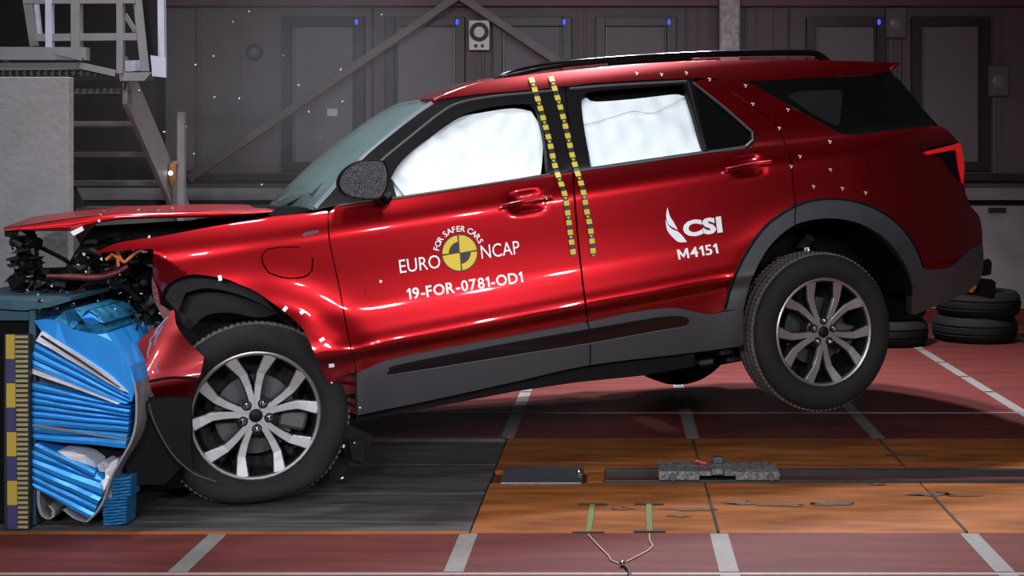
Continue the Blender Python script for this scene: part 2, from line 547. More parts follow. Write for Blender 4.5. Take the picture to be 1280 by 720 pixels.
TW = np.linspace(-0.3, 3.4, 1400)
TV = pchip(kw, kv, TW)
ker = np.hanning(31)
TV = np.convolve(np.pad(TV, 15, mode='edge'), ker / ker.sum(), 'valid')


kv2 = kv.copy()
kv2[3:9] = (.004, .008, .011, .012, .010, .004)
TV2 = np.convolve(np.pad(pchip(kw, kv2, TW), 15, mode='edge'), ker / ker.sum(), 'valid')


def smax(v): return np.maximum(v, 0.0)


HANDLES = []


def Y(x, z):
    x = np.asarray(x, float)
    z = np.asarray(z, float)
    b = 0.945 + 0.05 * (np.minimum(x, -0.3) + 0.5) + 0.012 * smax(x + 0.3)
    c = 0.30 + 0.056 * (np.minimum(x, 0.4) + 1.26)
    w = np.where(z < c, 1 + (z - c) / 0.45, np.where(z < b, 1 + (z - c) / (b - c), 2 + (z - b) / 0.5))
    k = np.clip((x - 0.15) / 0.5, 0, 1)
    y = np.interp(w, TW, TV) * (1 - k) + np.interp(w, TW, TV2) * k
    y = y - 0.22 * (smax(x - 0.2) / 0.9) ** 2 - 0.10 * (smax(-2.5 - x) / 0.9) ** 2 - 0.012 * ((x + 1.2) / 1.5) ** 2
    r = np.hypot(x, z)
    y = y + 0.035 * np.exp(-((r - 0.50) / 0.10) ** 2) * (z > -0.2)
    r = np.hypot(x + 2.78, z - 0.02)
    y = y + 0.025 * np.exp(-((r - 0.46) / 0.09) ** 2) * (z > -0.2)
    for hx, hz, sl in HANDLES:
        u, v = x - hx, z - hz - sl * (x - hx)
        y = y - 0.022 * np.exp(-((u / 0.075) ** 4 + (v / 0.045) ** 4))
    return y


def cs(px, py, dy=0.0):
    """car coordinates of the point of the flank surface (offset dy) seen at a pixel"""
    yl = -0.05
    for _ in range(12):
        x, z = un(px, py, yl)
        yl = 0.5 * yl + 0.5 * (float(Y(x, z)) + (dy if not callable(dy) else float(dy(x, z))))
    return x, z


def cp(px, py, dy=0.0):
    x, z = cs(px, py, dy)
    return Vector((x, -(float(Y(x, z)) + dy), z))


for p0, p1 in (((640, 255), (676, 249)), ((922, 210), (950, 205))):
    a, b = cs(*p0), cs(*p1)
    HANDLES.append(((a[0] + b[0]) / 2, (a[1] + b[1]) / 2, (b[1] - a[1]) / (b[0] - a[0])))


def surface_mesh(name, polys, m, parent, dy=0.0, step=0.035, rim=0.014, Yf=Y):
    """polys: outline and holes in car (x, z); gives a curved shell lying on the flank surface"""
    tri = tessellate_polygon([[Vector((p[0], p[1], 0)) for p in poly] for poly in polys])
    flat = [p for poly in polys for p in poly]
    bm = bmesh.new()
    vs = [bm.verts.new((p[0], 0, p[1])) for p in flat]
    for t in tri:
        try: bm.faces.new([vs[i] for i in t])
        except ValueError: pass
    xs = [p[0] for p in flat]
    zs = [p[1] for p in flat]
    for lo, hi, no, k in ((min(xs), max(xs), (1, 0, 0), 0), (min(zs), max(zs), (0, 0, 1), 2)):
        n = int((hi - lo) / step)
        for i in range(1, n + 1):
            co = [0, 0, 0]
            co[k] = lo + (hi - lo) * i / (n + 1)
            bmesh.ops.bisect_plane(bm, geom=bm.verts[:] + bm.edges[:] + bm.faces[:], dist=1e-5, plane_co=co, plane_no=no)
    bmesh.ops.delete(bm, geom=[v for v in bm.verts if not v.link_faces], context='VERTS')
    X = np.array([v.co.x for v in bm.verts])
    Z = np.array([v.co.z for v in bm.verts])
    f = (lambda x, z: Yf(x, z) + dy(x, z)) if callable(dy) else (lambda x, z: Yf(x, z) + dy)
    yy = f(X, Z)
    e = 0.004
    gx = (f(X + e, Z) - f(X - e, Z)) / (2 * e)
    gz = (f(X, Z + e) - f(X, Z - e)) / (2 * e)
    N = np.stack([-gx, -np.ones_like(gx), -gz], 1)
    N /= np.linalg.norm(N, axis=1)[:, None]
    for i, v in enumerate(bm.verts): v.co.y = -yy[i]
    nv = len(bm.verts)
    for fc in bm.faces:
        fc.normal_update()
        if fc.normal.y > 0: fc.normal_flip()
    nf = len(bm.faces)
    if rim:
        be = [ed for ed in bm.edges if len(ed.link_faces) == 1]
        r = bmesh.ops.extrude_edge_only(bm, edges=be)
        for g in r['geom']:
            if isinstance(g, bmesh.types.BMVert): g.co.y += rim
    bm.verts.index_update()
    bm.faces.index_update()
    me = bpy.data.meshes.new(name)
    bm.to_mesh(me)
    bm.free()
    me.polygons.foreach_set('use_smooth', [True] * len(me.polygons))
    me.update()
    nl = []
    for p in me.polygons:
        if p.index < nf:
            for vi in p.vertices: nl.append(tuple(N[vi]) if vi < nv else tuple(p.normal))
        else:
            for _ in p.vertices: nl.append(tuple(p.normal))
    me.normals_split_custom_set(nl)
    return link(name, me, parent, m)


def panel(name, outline, m, parent=None, dy=0.0, holes=(), step=0.035, rim=0.014, n=4, corner=40):
    polys = []
    for o in [outline] + list(holes):
        q = spline(o, n, True, corner) if n else o
        polys.append([cs(p[0], p[1], dy) for p in q])
    return surface_mesh(name, polys, m, parent or car, dy, step, rim)


def flank_tube(name, pts, r, m, parent, dy=0.0, n=6, sub=5):
    return tube(name, [cp(p[0], p[1], dy) for p in spline(pts, sub)], r, m, parent, n)


def lprism(name, pts, y0, y1, m, parent=None):
    """outline by pixels on plane y0 of the car, extruded across the car to y1"""
    bm = bmesh.new()
    P = [un(p[0], p[1], y0) for p in pts]
    A = [bm.verts.new((p[0], -y0, p[1])) for p in P]
    B = [bm.verts.new((p[0], -y1, p[1])) for p in P]
    bm.faces.new(A)
    bm.faces.new(B[::-1])
    n = len(P)
    for i in range(n): bm.faces.new((A[i], B[i], B[(i + 1) % n], A[(i + 1) % n]))
    bmesh.ops.triangulate(bm, faces=[f for f in bm.faces if len(f.verts) > 4])
    return finish(bm, name, m, parent or car)


def far(v): return Vector((v[0], -2 * YC - v[1], v[2]))


def bridge(name, near, m, parent=None, crown=(0, 0, 0), nu=24, th=0.012, far_pts=None, noise=None):
    """surface spanning the car's width between a near curve and its mirror image"""
    bm = bmesh.new()
    fp = far_pts or [far(v) for v in near]
    g = []
    for i, (a, b) in enumerate(zip(near, fp)):
        row = []
        for k in range(nu + 1):
            t = k / nu
            q = 1 - (2 * t - 1) ** 2
            p = a.lerp(b, t) + Vector(crown) * q
            if noise: p += noise(i / (len(near) - 1), t)
            row.append(bm.verts.new(p))
        g.append(row)
    for r0, r1 in zip(g, g[1:]):
        for k in range(nu): bm.faces.new((r0[k], r0[k + 1], r1[k + 1], r1[k]))
    o = finish(bm, name, m, parent or car, smooth=True)
    if th:
        md = o.modifiers.new('thickness', 'SOLIDIFY')
        md.thickness = th
        md.offset = -1
    return o


# ---------------------------------------------------------------- outer panels
front_door = panel('front_door', [(411, 268), (420, 257), (493, 248.5), (600, 232.5), (675, 221.5), (690, 218.5), (715, 215), (716.5, 240), (720.5, 290), (725.8, 340), (731.5, 388), (733.5, 402.5),
                                  (640, 420), (570, 432.5), (510, 444), (482, 451), (455, 462.5), (446.5, 466.5), (439.5, 435), (434, 410), (426, 365), (418.5, 330), (412.5, 300), (411, 280)],
                   RED, step=0.022, n=5)
rear_door = panel('rear_door', [(717.5, 215), (790, 206), (880, 192), (933, 186), (943.5, 177), (944, 167), (867, 101.5), (892, 100), (930, 127), (958, 146), (972, 160), (981, 180), (988.5, 204), (990, 227), (994, 253.5),
                                (979, 264.5), (952, 287), (928, 323), (913, 359), (905.5, 387.5), (887, 392.5), (855, 386), (830, 385), (790, 390.5), (735.5, 402), (734, 388), (728, 340), (722.8, 290), (718.8, 240)],
                  RED, step=0.022, n=5)
quarter = panel('quarter_panel', [(893.5, 99.5), (932, 102.5), (972, 124), (1011, 146), (1034, 158.5), (1050, 166.5), (1072, 168.5), (1130, 161.8), (1173, 157.8), (1188, 166), (1196, 177), (1170, 182.5), (1146, 188),
                                  (1164, 192), (1178, 199), (1189, 215), (1203.5, 232), (1207, 241), (1213, 257), (1224, 270), (1228, 288), (1228.5, 304), (1212, 313), (1192, 331), (1180, 335), (1157.5, 337),
                                  (1144, 305), (1123, 278), (1096, 260), (1066, 249.8), (1036, 247), (1009, 251), (995.3, 255.5), (991.5, 227), (990, 203), (982.5, 179), (973.5, 159), (959.5, 145), (931.5, 126)],
                RED, step=0.025, n=4)
panel('roof_side', [(541, 126), (559, 118), (588, 107.5), (620, 99.5), (690, 90.5), (760, 83.5), (830, 78.5), (900, 75.5), (1000, 75), (1060, 76), (1125, 78.5), (1114, 88), (1078, 94), (1000, 98), (935, 101.5),
                    (893, 98.5), (862, 97.5), (760, 102.5), (706, 107.5), (664, 111.8), (604, 117), (559, 122.5)], RED, step=0.02, n=4)
# the front of the fender is folded in along a slanting crease
fa, fb = np.array(cs(191, 312)), np.array(cs(229, 341))
fn_ = np.array([(fb - fa)[1], -(fb - fa)[0]]); fn_ /= np.linalg.norm(fn_)
if np.dot(np.array(cs(200, 355)) - fa, fn_) < 0: fn_ = -fn_


def fold(x, z):
    x, z = np.asarray(x, float), np.asarray(z, float)
    d = (x - fa[0]) * fn_[0] + (z - fa[1]) * fn_[1]
    return -0.38 * np.maximum(d, 0) * np.clip((fa[1] - z) / 0.03, 0, 1)


fender = panel('front_fender', [(115, 317), (130, 310.5), (150, 303), (200, 295.5), (240, 288), (287, 279.5), (320, 274), (345, 270), (387, 266.5), (402, 263.5), (410, 264.5), (409.5, 280), (411, 300), (417, 330), (424.5, 365),
                                (432.5, 410), (438, 435), (445, 465.5), (430, 469), (412, 481), (405, 467), (395, 445), (382, 417), (370, 402), (345, 382), (319, 364), (298, 355), (280, 348), (244, 343), (225, 347),
                                (212, 354), (204, 363), (202, 379), (197, 377), (195, 361), (191, 340), (192, 313), (186, 311), (150, 313.5)], RED, dy=fold, step=0.013, n=4)
REDSCUFF = mat('scuffed_red_plastic', (0.15, 0.0015, 0.004), rough=0.38, metal=0.7, var=0.3, scale=10, coat=0.25)
bumper = panel('front_bumper_corner', [(213, 388), (218, 388), (221, 407), (235, 427), (255, 446), (251, 466), (244, 481), (240, 496), (212, 495), (186, 500), (175, 507), (172, 486), (165, 457), (167, 442), (176, 424),
                                       (192, 411), (206, 402)], REDSCUFF, dy=0.03, step=0.03, n=4)
flank_tube('bumper_slot', [(172, 481), (190, 476), (215, 472), (246, 473)], 0.006, DARK, bumper, dy=0.034)
panel('torn_strip', [(190, 345), (197, 362), (200, 380), (212, 388), (210, 402), (203, 397), (199, 388), (193, 376), (190, 360)], REDIN, bumper, dy=-0.03, step=0.04)
scr = mat('grey_scratches', (0.22, 0.20, 0.26), rough=0.6, var=0.5, scale=60)
for i, pts in enumerate((((211, 396), (200, 408), (194, 418)), ((204, 408), (196, 421), (193, 432)), ((199, 414), (188, 424), (187, 437)), ((198, 450), (195, 458), (198, 466)), ((190, 428), (185, 440), (186, 448)))):
    flank_tube('scratch', pts, 0.0035 if i else 0.006, scr, bumper, dy=0.0315, n=4, sub=3)

# black window surrounds
ffr = panel('window_frame', [(394, 263), (425, 229), (456, 196.5), (480, 176), (524, 142), (545, 129), (560, 123), (604, 117.8), (664, 112.6), (705.5, 108.4), (711, 160), (716, 214), (690, 217.3), (493, 247.5), (420, 257)],
            BLK, front_door, dy=-0.006, holes=[[(488, 224), (502, 202), (535, 172), (573, 146.5), (604, 136), (640, 130.5), (664, 130), (672, 140), (679, 165), (683, 190), (684.5, 217), (600, 230.5), (493, 246.2)]], n=4, rim=0.04)
rfr = panel('window_frame', [(707, 108.2), (760, 103.2), (862, 98.2), (867, 101), (943, 166), (944.5, 175), (933, 186), (880, 192), (717.5, 215.3), (712, 160)], BLK, rear_door, dy=-0.006,
            holes=[[(727, 135), (731, 120), (745, 114), (855, 105.5), (868, 145), (880, 188.5), (800, 200), (738, 209)], [(867.5, 106.5), (905, 138), (937, 165), (938.5, 173), (930, 181.5), (885, 188.2)]], n=4, rim=0.04)
STRIP = mat('grey_weatherstrip', (0.075, 0.068, 0.068), rough=0.4, var=0.1)
for pts, par in (([(458, 219), (480, 198), (513, 171), (547, 144), (573, 129), (613, 121), (658, 116.5), (690, 113.5)], front_door), ([(424, 257), (493, 248), (600, 232), (688, 218)], front_door),
                 ([(716, 215), (800, 203.5), (880, 191.5), (931, 184.5)], rear_door), ([(712, 111), (760, 107), (858, 101.5)], rear_door), ([(866, 103), (905, 134), (940, 165), (941, 175), (932, 183.5)], rear_door)):
    flank_tube('weatherstrip', pts, 0.007, STRIP, par, dy=-0.004)
flank_tube('window_divider', [(860.5, 103), (871, 145), (882.5, 189)], 0.013, BLK, rear_door, dy=-0.012, n=6)
DGLASS = mat('dark_tinted_glass', (0.005, 0.005, 0.005), rough=0.06, var=0.3, scale=3, spec=0.3)
panel('quarter_glass', [(866, 104), (905, 135), (940, 165), (941, 174), (932, 184), (884, 190)], DGLASS, rear_door, dy=-0.022, n=3, rim=0)
panel('side_rear_glass', [(934, 102), (1000, 98.5), (1078, 94.5), (1114, 88.5), (1130, 106), (1147, 128), (1160, 143), (1173.5, 157.5), (1130, 161.5), (1072, 168.3), (1050, 166.3), (1034, 158), (1011, 145.5), (972, 123.5)],
      DGLASS, quarter, dy=-0.006, n=3)
BGL = mat('grey_tinted_glass', (0.014, 0.014, 0.016), rough=0.3, var=0.15)
panel('inner_window', [(985, 121), (1000, 114), (1050, 112.5), (1053, 120), (1049, 157), (1040, 155), (1012, 140)], BGL, quarter, dy=-0.004, n=3, rim=0)


# curtain airbags hang inside the window openings
def folds(seed):
    r = random.Random(seed)
    W = [(r.uniform(5, 16), r.uniform(5, 20), r.uniform(0, 6.28), r.uniform(0.004, 0.010)) for _ in range(5)] + [(r.uniform(20, 60), r.uniform(-50, 50), r.uniform(0, 6.28), r.uniform(0.001, 0.0025)) for _ in range(8)]
    return lambda x, z: -0.055 + sum(a * np.sin(np.asarray(x) * k1 + np.asarray(z) * k2 + ph) for k1, k2, ph, a in W)


CRS = 0.02
f1 = folds(3)
panel('curtain_airbag', [(478, 250), (484, 222), (500, 202), (535, 174), (573, 148), (604, 140.5), (640, 135.5), (664, 139), (674, 156), (678.5, 176), (678, 198), (675, 224), (600, 236)], FABRIC, car,
      dy=f1, step=CRS, n=5, rim=0.03)
f2 = folds(8)
panel('curtain_airbag', [(724, 128), (732, 122), (745, 127), (790, 124), (834, 119), (852, 119.5), (862, 121), (872, 160), (884, 192), (800, 204), (740, 213), (732, 170)], FABRIC, car, dy=f2, step=CRS, n=5, rim=0.03)
panel('curtain_airbag_flap', [(726, 129), (760, 128), (800, 124), (842, 118), (856, 121), (835, 132), (815, 141), (790, 139), (760, 148), (729, 156)], FABRIC, car,
      dy=lambda x, z: f2(x, z) + 0.016, step=CRS, n=4, rim=0.02)
panel('airbag_strap', [(488, 222), (492, 221), (512, 243), (506, 245)], FABRIC, car, dy=-0.035, step=0.03, n=2, rim=0.008)
panel('cabin_blackout', [(470, 232), (498, 196), (545, 150), (600, 128), (700, 116), (720, 114), (862, 106), (938, 168), (938, 195), (700, 232), (470, 258)], DARK, car, dy=-0.16, step=0.08, n=0, rim=0)  # unseen dark sheet added behind the window openings to block light

# dark claddings
sill = panel('rocker_cladding', [(446, 467.5), (455, 463), (482, 451.5), (510, 444.5), (570, 433), (640, 420.5), (734, 403), (790, 391), (830, 385.5), (855, 386.5), (887, 393), (905, 390), (929, 385.5), (929.5, 432), (865, 441),
                                 (737, 456.5), (640, 478), (540, 500), (447, 519)], CLAD, dy=0.012, step=0.03, n=4, rim=0.06)
panel('gloss_insert', [(487.5, 463), (500, 455.5), (640, 428), (735, 411.5), (815, 398), (847, 395), (860, 397.5), (862, 401.5), (858, 406.5), (815, 414), (738, 428), (640, 443.5), (497, 466.5)], GLOSSBLK, sill, dy=0.020, step=0.04, n=4)
flank_tube('door_gap', [(733.5, 402), (737, 412), (738, 430), (737.5, 456)], 0.0035, DARK, sill, dy=0.013)
flank_tube('cladding_edge', [(497, 468), (640, 445), (738, 429.5), (815, 415.5), (860, 408)], 0.004, mat('cladding_edge', (0.07, 0.07, 0.075), 0.5), sill, dy=0.014)
arch = panel('wheel_arch_cladding', [(905.5, 388), (913, 359), (928, 323), (952, 287), (979, 264.5), (1009, 251), (1036, 247), (1066, 249.8), (1096, 260), (1123, 278), (1144, 305), (1157.5, 337), (1141, 359), (1135, 338), (1123, 317), (1102, 294.5),
                                     (1075, 279.5), (1048, 273.5), (1021, 274), (994, 281), (970, 299), (952, 323), (937, 356), (929.5, 386)], CLAD, dy=0.014, step=0.03, n=4, rim=0.05)
flank_tube('arch_lip', [(907, 386), (914, 359), (929, 324), (953, 288), (980, 266), (1009, 252.5), (1036, 248.5), (1066, 251), (1096, 261.5), (1122, 279), (1143, 306), (1155, 335)], 0.006, BLK, arch, dy=0.017, n=5)
flank_tube('door_gap', [(995, 255), (994, 268), (993.5, 281)], 0.003, DARK, arch, dy=0.016)
rbump = panel('rear_bumper_cladding', [(1157.5, 337.5), (1180, 335.5), (1193, 331.5), (1212, 313.5), (1228.5, 304), (1230, 320), (1228, 344), (1219, 362), (1180, 378.5), (1144, 393.5), (1140, 392), (1141, 360)], CLAD, dy=0.008, step=0.03, n=4, rim=0.05)
panel('reflector', [(1211, 364), (1219, 357), (1222, 358), (1216, 366)], mat('orange_reflector', (0.5, 0.15, 0.04), 0.3), rbump, dy=0.012, step=0.05, n=2)
tail = panel('tail_light', [(1146, 188), (1170, 182.5), (1192, 178), (1200, 178), (1204, 195), (1205.5, 212), (1204, 232), (1189, 215), (1178, 199), (1164, 192)], GLOSSBLK, dy=0.003, step=0.03, n=3)
LED = mat('red_tail_lens', (0.75, 0.012, 0.012), rough=0.12, var=0.05, coat=0.8, emit=0.22)
panel('light_bar', [(1155, 190), (1192, 181), (1197, 179), (1201, 179), (1205, 200), (1205.5, 215), (1203.5, 230), (1199, 212), (1196, 190), (1194, 187), (1160, 193.5)], LED, tail, dy=0.010, step=0.03, n=2)
# thin shut lines and flaps
SHUT = mat('shut_line', (0.02, 0.001, 0.002), rough=0.8, spec=0.05)
flank_tube('flap_gap', [(327, 320), (333, 312), (350, 309), (375, 309)], 0.0025, SHUT, fender, dy=0.0, n=4)
flank_tube('flap_gap', [(327, 320), (329, 330), (336, 341), (357, 347.5), (380, 346), (390, 338), (391, 322)], 0.0035, SHUT, fender, dy=0.0, n=4)
panel('vent_badge', [(377, 294), (383, 290), (398, 287.5), (398, 291), (380, 295.5)], DARKMETAL, fender, dy=0.006, step=0.05, n=2)
flank_tube('fuel_flap_gap', [(1044, 205), (1046, 196), (1055, 194), (1078, 193.5), (1085, 198), (1087, 225)], 0.0022, SHUT, quarter, n=4)
for par, a, b, lock in ((front_door, (626, 259), (690, 247), (683, 248)), (rear_door, (908, 213), (964, 203), None)):
    h = flank_tube('door_handle', [a, ((a[0] + b[0]) / 2, (a[1] + b[1]) / 2 - 1), b], 0.013, RED, par, dy=0.024, n=8)
    if lock:
        bm = bmesh.new()
        bmesh.ops.create_uvsphere(bm, u_segments=10, v_segments=6, radius=0.009, matrix=Matrix.Translation(cp(lock[0], lock[1], 0.034)))
        finish(bm, 'lock', CHROME, h, smooth=True)

# ---------------------------------------------------------------- roof, rails, glass, bonnet, tail
edge = [(541, 126), (559, 118), (588, 107.5), (620, 99.5), (690, 90.5), (760, 83.5), (830, 78.5), (900, 75.5), (1000, 75), (1060, 76), (1125, 78.5)]
redge = [cp(p[0], p[1], 0.0) for p in spline(edge, 3)]
bridge('roof', redge, RED, crown=(0.0, 0, 0.035), nu=16)
rail_px = [(618, 98.5), (640, 92), (690, 82), (760, 75), (830, 70.5), (900, 67.5), (1000, 66), (1022, 68.5), (1037, 75)]
for side in (0, 1):
    pts = [lp(p[0], p[1], -0.40) for p in spline(rail_px, 4)]
    if side: pts = [far(v) for v in pts]
    bm = bmesh.new()
    rr = [0.006 + 0.013 * min(1, i / 5, (len(pts) - 1 - i) / 4) for i in range(len(pts))]
    add_tube(bm, pts, rr, 10)
    rl = finish(bm, 'roof_rail', GLOSSBLK, car, smooth=True, angle=60)
    bm = bmesh.new()
    for f0, f1_ in ((0.02, 0.16), (0.40, 0.58), (0.86, 0.97)):
        i0, i1 = int(f0 * (len(pts) - 1)), int(f1_ * (len(pts) - 1))
        add_tube(bm, [pts[i] + Vector((0, -0.004 if not side else 0.004, -0.016)) for i in range(i0, i1 + 1)], 0.014, 6)
    finish(bm, 'rail_foot', BLK, rl, smooth=True, angle=60)

ws_px = [((394, 262), -0.12), ((425, 229), -0.16), ((456, 197), -0.20), ((490, 168.5), -0.245), ((524, 142), -0.29), ((541, 130), -0.315), ((556, 121.5), -0.33)]
WSG = mat('cracked_windscreen', (0.19, 0.28, 0.275), rough=0.12, var=0.35, scale=4, alpha=0.72, coat=0.6)
ws = bridge('windscreen', [lp(p[0], p[1], y) for p, y in ws_px], WSG, crown=(-0.10, 0, 0.02), nu=20, th=0.006)
tube('pillar_glint', [lp(p[0], p[1] - 1.0, y + 0.004) for p, y in ws_px], 0.014, mat('painted_glass_glint', (0.55, 0.57, 0.62), 0.15, 0.6), ws, 6)  # silver tube, a painted reflection along the edge of the glass
tube('wiper', [lp(347, 262, -0.5), lp(362, 255, -0.5), lp(392, 240, -0.45)], 0.008, BLK, ws, 6)
tube('wiper', [lp(388, 243, -0.32), lp(402, 231, -0.36), lp(424, 220, -0.36)], 0.007, STRIP, ws, 6)
cowl = lprism('cowl', [(335, 268), (350, 258), (372, 258), (398, 262), (398, 272), (345, 274)], -0.22, -1.74, BLK)

hn_px = [(352, 264.5), (330, 266.5), (300, 268.5), (270, 270), (230, 271), (190, 272), (150, 273.5), (128, 277), (108, 283), (90, 287.5), (45, 288), (5, 288)]
hf_px = [(352, 259), (330, 257), (300, 255.5), (270, 255), (230, 255.5), (190, 257), (150, 259), (128, 260.5), (108, 262.5), (85, 265), (40, 271), (5, 284)]
hn = [lp(p[0], p[1], -0.22) for p in hn_px]
hf = [lp(p[0], p[1], -1.70) for p in hf_px]


def hood_noise(u, t):
    q = 4 * t * (1 - t)
    return Vector((0, 0, q * (0.012 * math.sin(9 * u + 4 * t) + 0.010 * math.sin(23 * u + 2)) * (0.3 + u)))


ht_px = [(352, 262), (330, 262.5), (300, 263), (270, 263.5), (230, 264), (190, 265), (150, 266.5), (128, 268), (108, 270), (85, 273), (45, 279), (5, 286)]
ht = [lp(p[0], p[1], -0.26) for p in ht_px]
hood = bridge('bonnet', ht, REDDUST, far_pts=hf, nu=22, th=0.02, noise=hood_noise)
bm = bmesh.new()
rows = []
for a, b in zip(ht, hn):
    rows.append([bm.verts.new(v) for v in (a, a.lerp(b, 0.25) + Vector((0, -0.012, 0.004)), a.lerp(b, 0.6) + Vector((0, -0.014, 0)), b, b + Vector((0, 0.03, -0.004)))])
for r0, r1 in zip(rows, rows[1:]):
    for k in range(4): bm.faces.new((r0[k], r0[k + 1], r1[k + 1], r1[k]))
finish(bm, 'bonnet_flange', RED, hood, smooth=True)
prism_pts = [(88, 290), (102, 283), (104.5, 288), (92, 295)]
lprism('white_bracket', prism_pts, -0.16, -0.30, WHITE, hood)
# tailgate, spoiler, rear bumper across the car
rear_px = [(1173, 157.5), (1189, 167), (1200, 180), (1205, 212), (1207, 241), (1213, 257), (1224.5, 270), (1228.3, 290), (1228.6, 304)]
bridge('tailgate', [cp(*p) for p in rear_px], RED, crown=(0.16, 0, 0), nu=14)
bridge('rear_screen', [cp(*p) for p in ((1114, 88.5), (1130, 106), (1147, 128), (1160, 143), (1173, 157))], DGLASS, crown=(0.10, 0, 0), nu=14)
bridge('rear_bumper', [cp(p[0], p[1], 0.005) for p in ((1228.6, 304), (1230, 320), (1228, 344), (1219, 362), (1180, 379))], CLAD, crown=(0.16, 0, 0), nu=14, th=0.02)
bridge('spoiler', [cp(*p) for p in ((1060, 76), (1090, 77), (1125, 78.5), (1120, 83), (1114, 88))], RED, crown=(0.05, 0, 0.02), nu=12)
lprism('tow_loop', [(1224, 352), (1240, 349), (1245, 353), (1244, 372), (1237, 374), (1226, 370)], -0.40, -0.62, BLK)
lprism('tow_loop', [(1228, 326), (1236, 323), (1240, 328), (1239, 343), (1230, 345)], -0.42, -0.58, BLK)

# ---------------------------------------------------------------- underbody, wells, cabin block
lprism('underbody', [(445, 526), (520, 513), (640, 490), (720, 478), (800, 470), (868, 458), (868, 436), (740, 452), (640, 472), (445, 512)], -0.10, -1.86, DARK)
lprism('rear_floor', [(868, 462), (935, 450), (1060, 420), (1140, 392), (1218, 362), (1222, 335), (1140, 330), (930, 400), (868, 430)], -0.42, -1.54, DARK)


def well(cx_, cz_, r, name):
    bm = bmesh.new()
    n = 26
    A, B = [], []
    for k in range(n + 1):
        a = math.radians(8 + 180 * k / n)
        A.append(bm.verts.new((cx_ + r * math.cos(a), 0.03, cz_ + r * math.sin(a))))
        B.append(bm.verts.new((cx_ + r * math.cos(a), 0.42, cz_ + r * math.sin(a))))
    for k in range(n): bm.faces.new((A[k], A[k + 1], B[k + 1], B[k]))
    bm.faces.new(B)
    return finish(bm, name, DARK, car, smooth=False)


wc = un(1036, 400, -0.05)
well(wc[0], wc[1], 0.50, 'wheel_well')
fc = un(320, 520, -0.055)
panel('wheel_liner', [(198, 383), (203, 360), (225, 345), (270, 341), (330, 366), (390, 432), (412, 480), (412, 560), (225, 560), (212, 440)], DARK, car, dy=-0.36, step=0.06, n=0, rim=0)
LINER = mat('grey_liner_plastic', (0.013, 0.012, 0.0125), rough=0.7, var=0.3, scale=20, spec=0.2)
panel('liner_flap', [(222, 400), (228, 378), (245, 366), (275, 364), (315, 371), (348, 392), (322, 397), (288, 391), (258, 394), (238, 412)], LINER, car, dy=-0.16, step=0.05, n=3)
panel('liner_flap', [(206, 372), (215, 356), (245, 346), (290, 350), (325, 370), (345, 390), (310, 372), (262, 360), (232, 366), (222, 390)], LINER, car, dy=-0.07, step=0.05, n=3)
panel('torn_sill_end', [(411, 472), (430, 468), (446, 468), (446, 492), (436, 497), (446, 500), (446, 518), (430, 512), (412, 514), (409, 495)], REDIN, car, dy=-0.05, step=0.04, n=0, rim=0.05)
for pts in (((412, 482), (430, 478), (446, 481)), ((412, 492), (428, 496), (446, 492)), ((410, 505), (430, 503), (444, 508))):
    flank_tube('torn_edge', pts, 0.006, DARK if pts[0][1] != 482 else RED, car, dy=-0.045, n=4)
for pts, y in (([(414, 526), (434, 530), (466, 545), (460, 570), (455, 582), (438, 578), (446, 550), (420, 545)], -0.06), ([(420, 530), (438, 545), (437, 585), (424, 600), (412, 596), (408, 570)], -0.14), ([(436, 552), (457, 548), (455, 580), (440, 574)], -0.03)):
    lprism('mud_flap', pts, y, y - 0.03, BLK)
lprism('bumper_shell', [(170, 480), (188, 498), (238, 497), (236, 560), (226, 585), (205, 606), (166, 606), (156, 585), (166, 552), (171, 520)], 0.05, -0.25, DARK)
lprism('splash_guard', [(178, 503), (210, 497), (240, 497), (238, 555), (242, 592), (222, 578), (205, 552), (192, 528)], 0.075, 0.055, BLK)
tube('guard_edge', [lp(p[0], p[1], 0.078) for p in spline([(186, 505), (192, 525), (203, 548), (219, 572), (243, 592), (270, 602)], 4)], 0.003, STRIP, car, 5)

# ---------------------------------------------------------------- crushed front
lprism('crushed_front_core', [(92, 318), (112, 288), (345, 274), (345, 330), (205, 335), (225, 390), (215, 470), (236, 500), (185, 605), (110, 570), (100, 400), (60, 380), (15, 380), (15, 350), (75, 348)], -0.50, -1.5, DARK)
grs = [('crushed_radiator_pieces', DARKMETAL, 90), ('crushed_plastic_pieces', BLK, 190), ('crushed_housing_pieces', mat('worn_black_plastic', (0.016, 0.014, 0.015), 0.5, var=0.6, scale=30), 150)]
zones2 = [(136, 205, 395, 490), (140, 170, 380, 470), (150, 215, 420, 520)]
zones = [(95, 200, 296, 345), (90, 190, 345, 420), (120, 212, 400, 500), (18, 95, 340, 374), (16, 48, 292, 345), (150, 200, 360, 440)]
for nm, m, n in grs:
    bm = bmesh.new()
    for _ in range(n):
        z = rng.choice(zones)
        px, py = rng.uniform(z[0], z[1]), rng.uniform(z[2], z[3])
        if px > 196 and py < 350: continue
        y = rng.uniform(-0.48, -0.24)
        s = rng.uniform(0.010, 0.036)
        chunk(bm, lp(px, py, y), (s * rng.uniform(0.5, 1.6), s, s * rng.uniform(0.4, 1.3)))
    for _ in range(n // 2):
        z = rng.choice(zones2)
        px, py = rng.uniform(z[0], z[1]), rng.uniform(z[2], z[3])
        if px < 128 + (py - 400) * 0.62: continue
        s = rng.uniform(0.01, 0.032)
        chunk(bm, cp(px, py, rng.uniform(-0.12, -0.07)), (s * rng.uniform(0.5, 1.4), s, s * rng.uniform(0.5, 1.3)))
    o = finish(bm, nm, m, car)
    o['kind'] = 'stuff'
bm = bmesh.new()
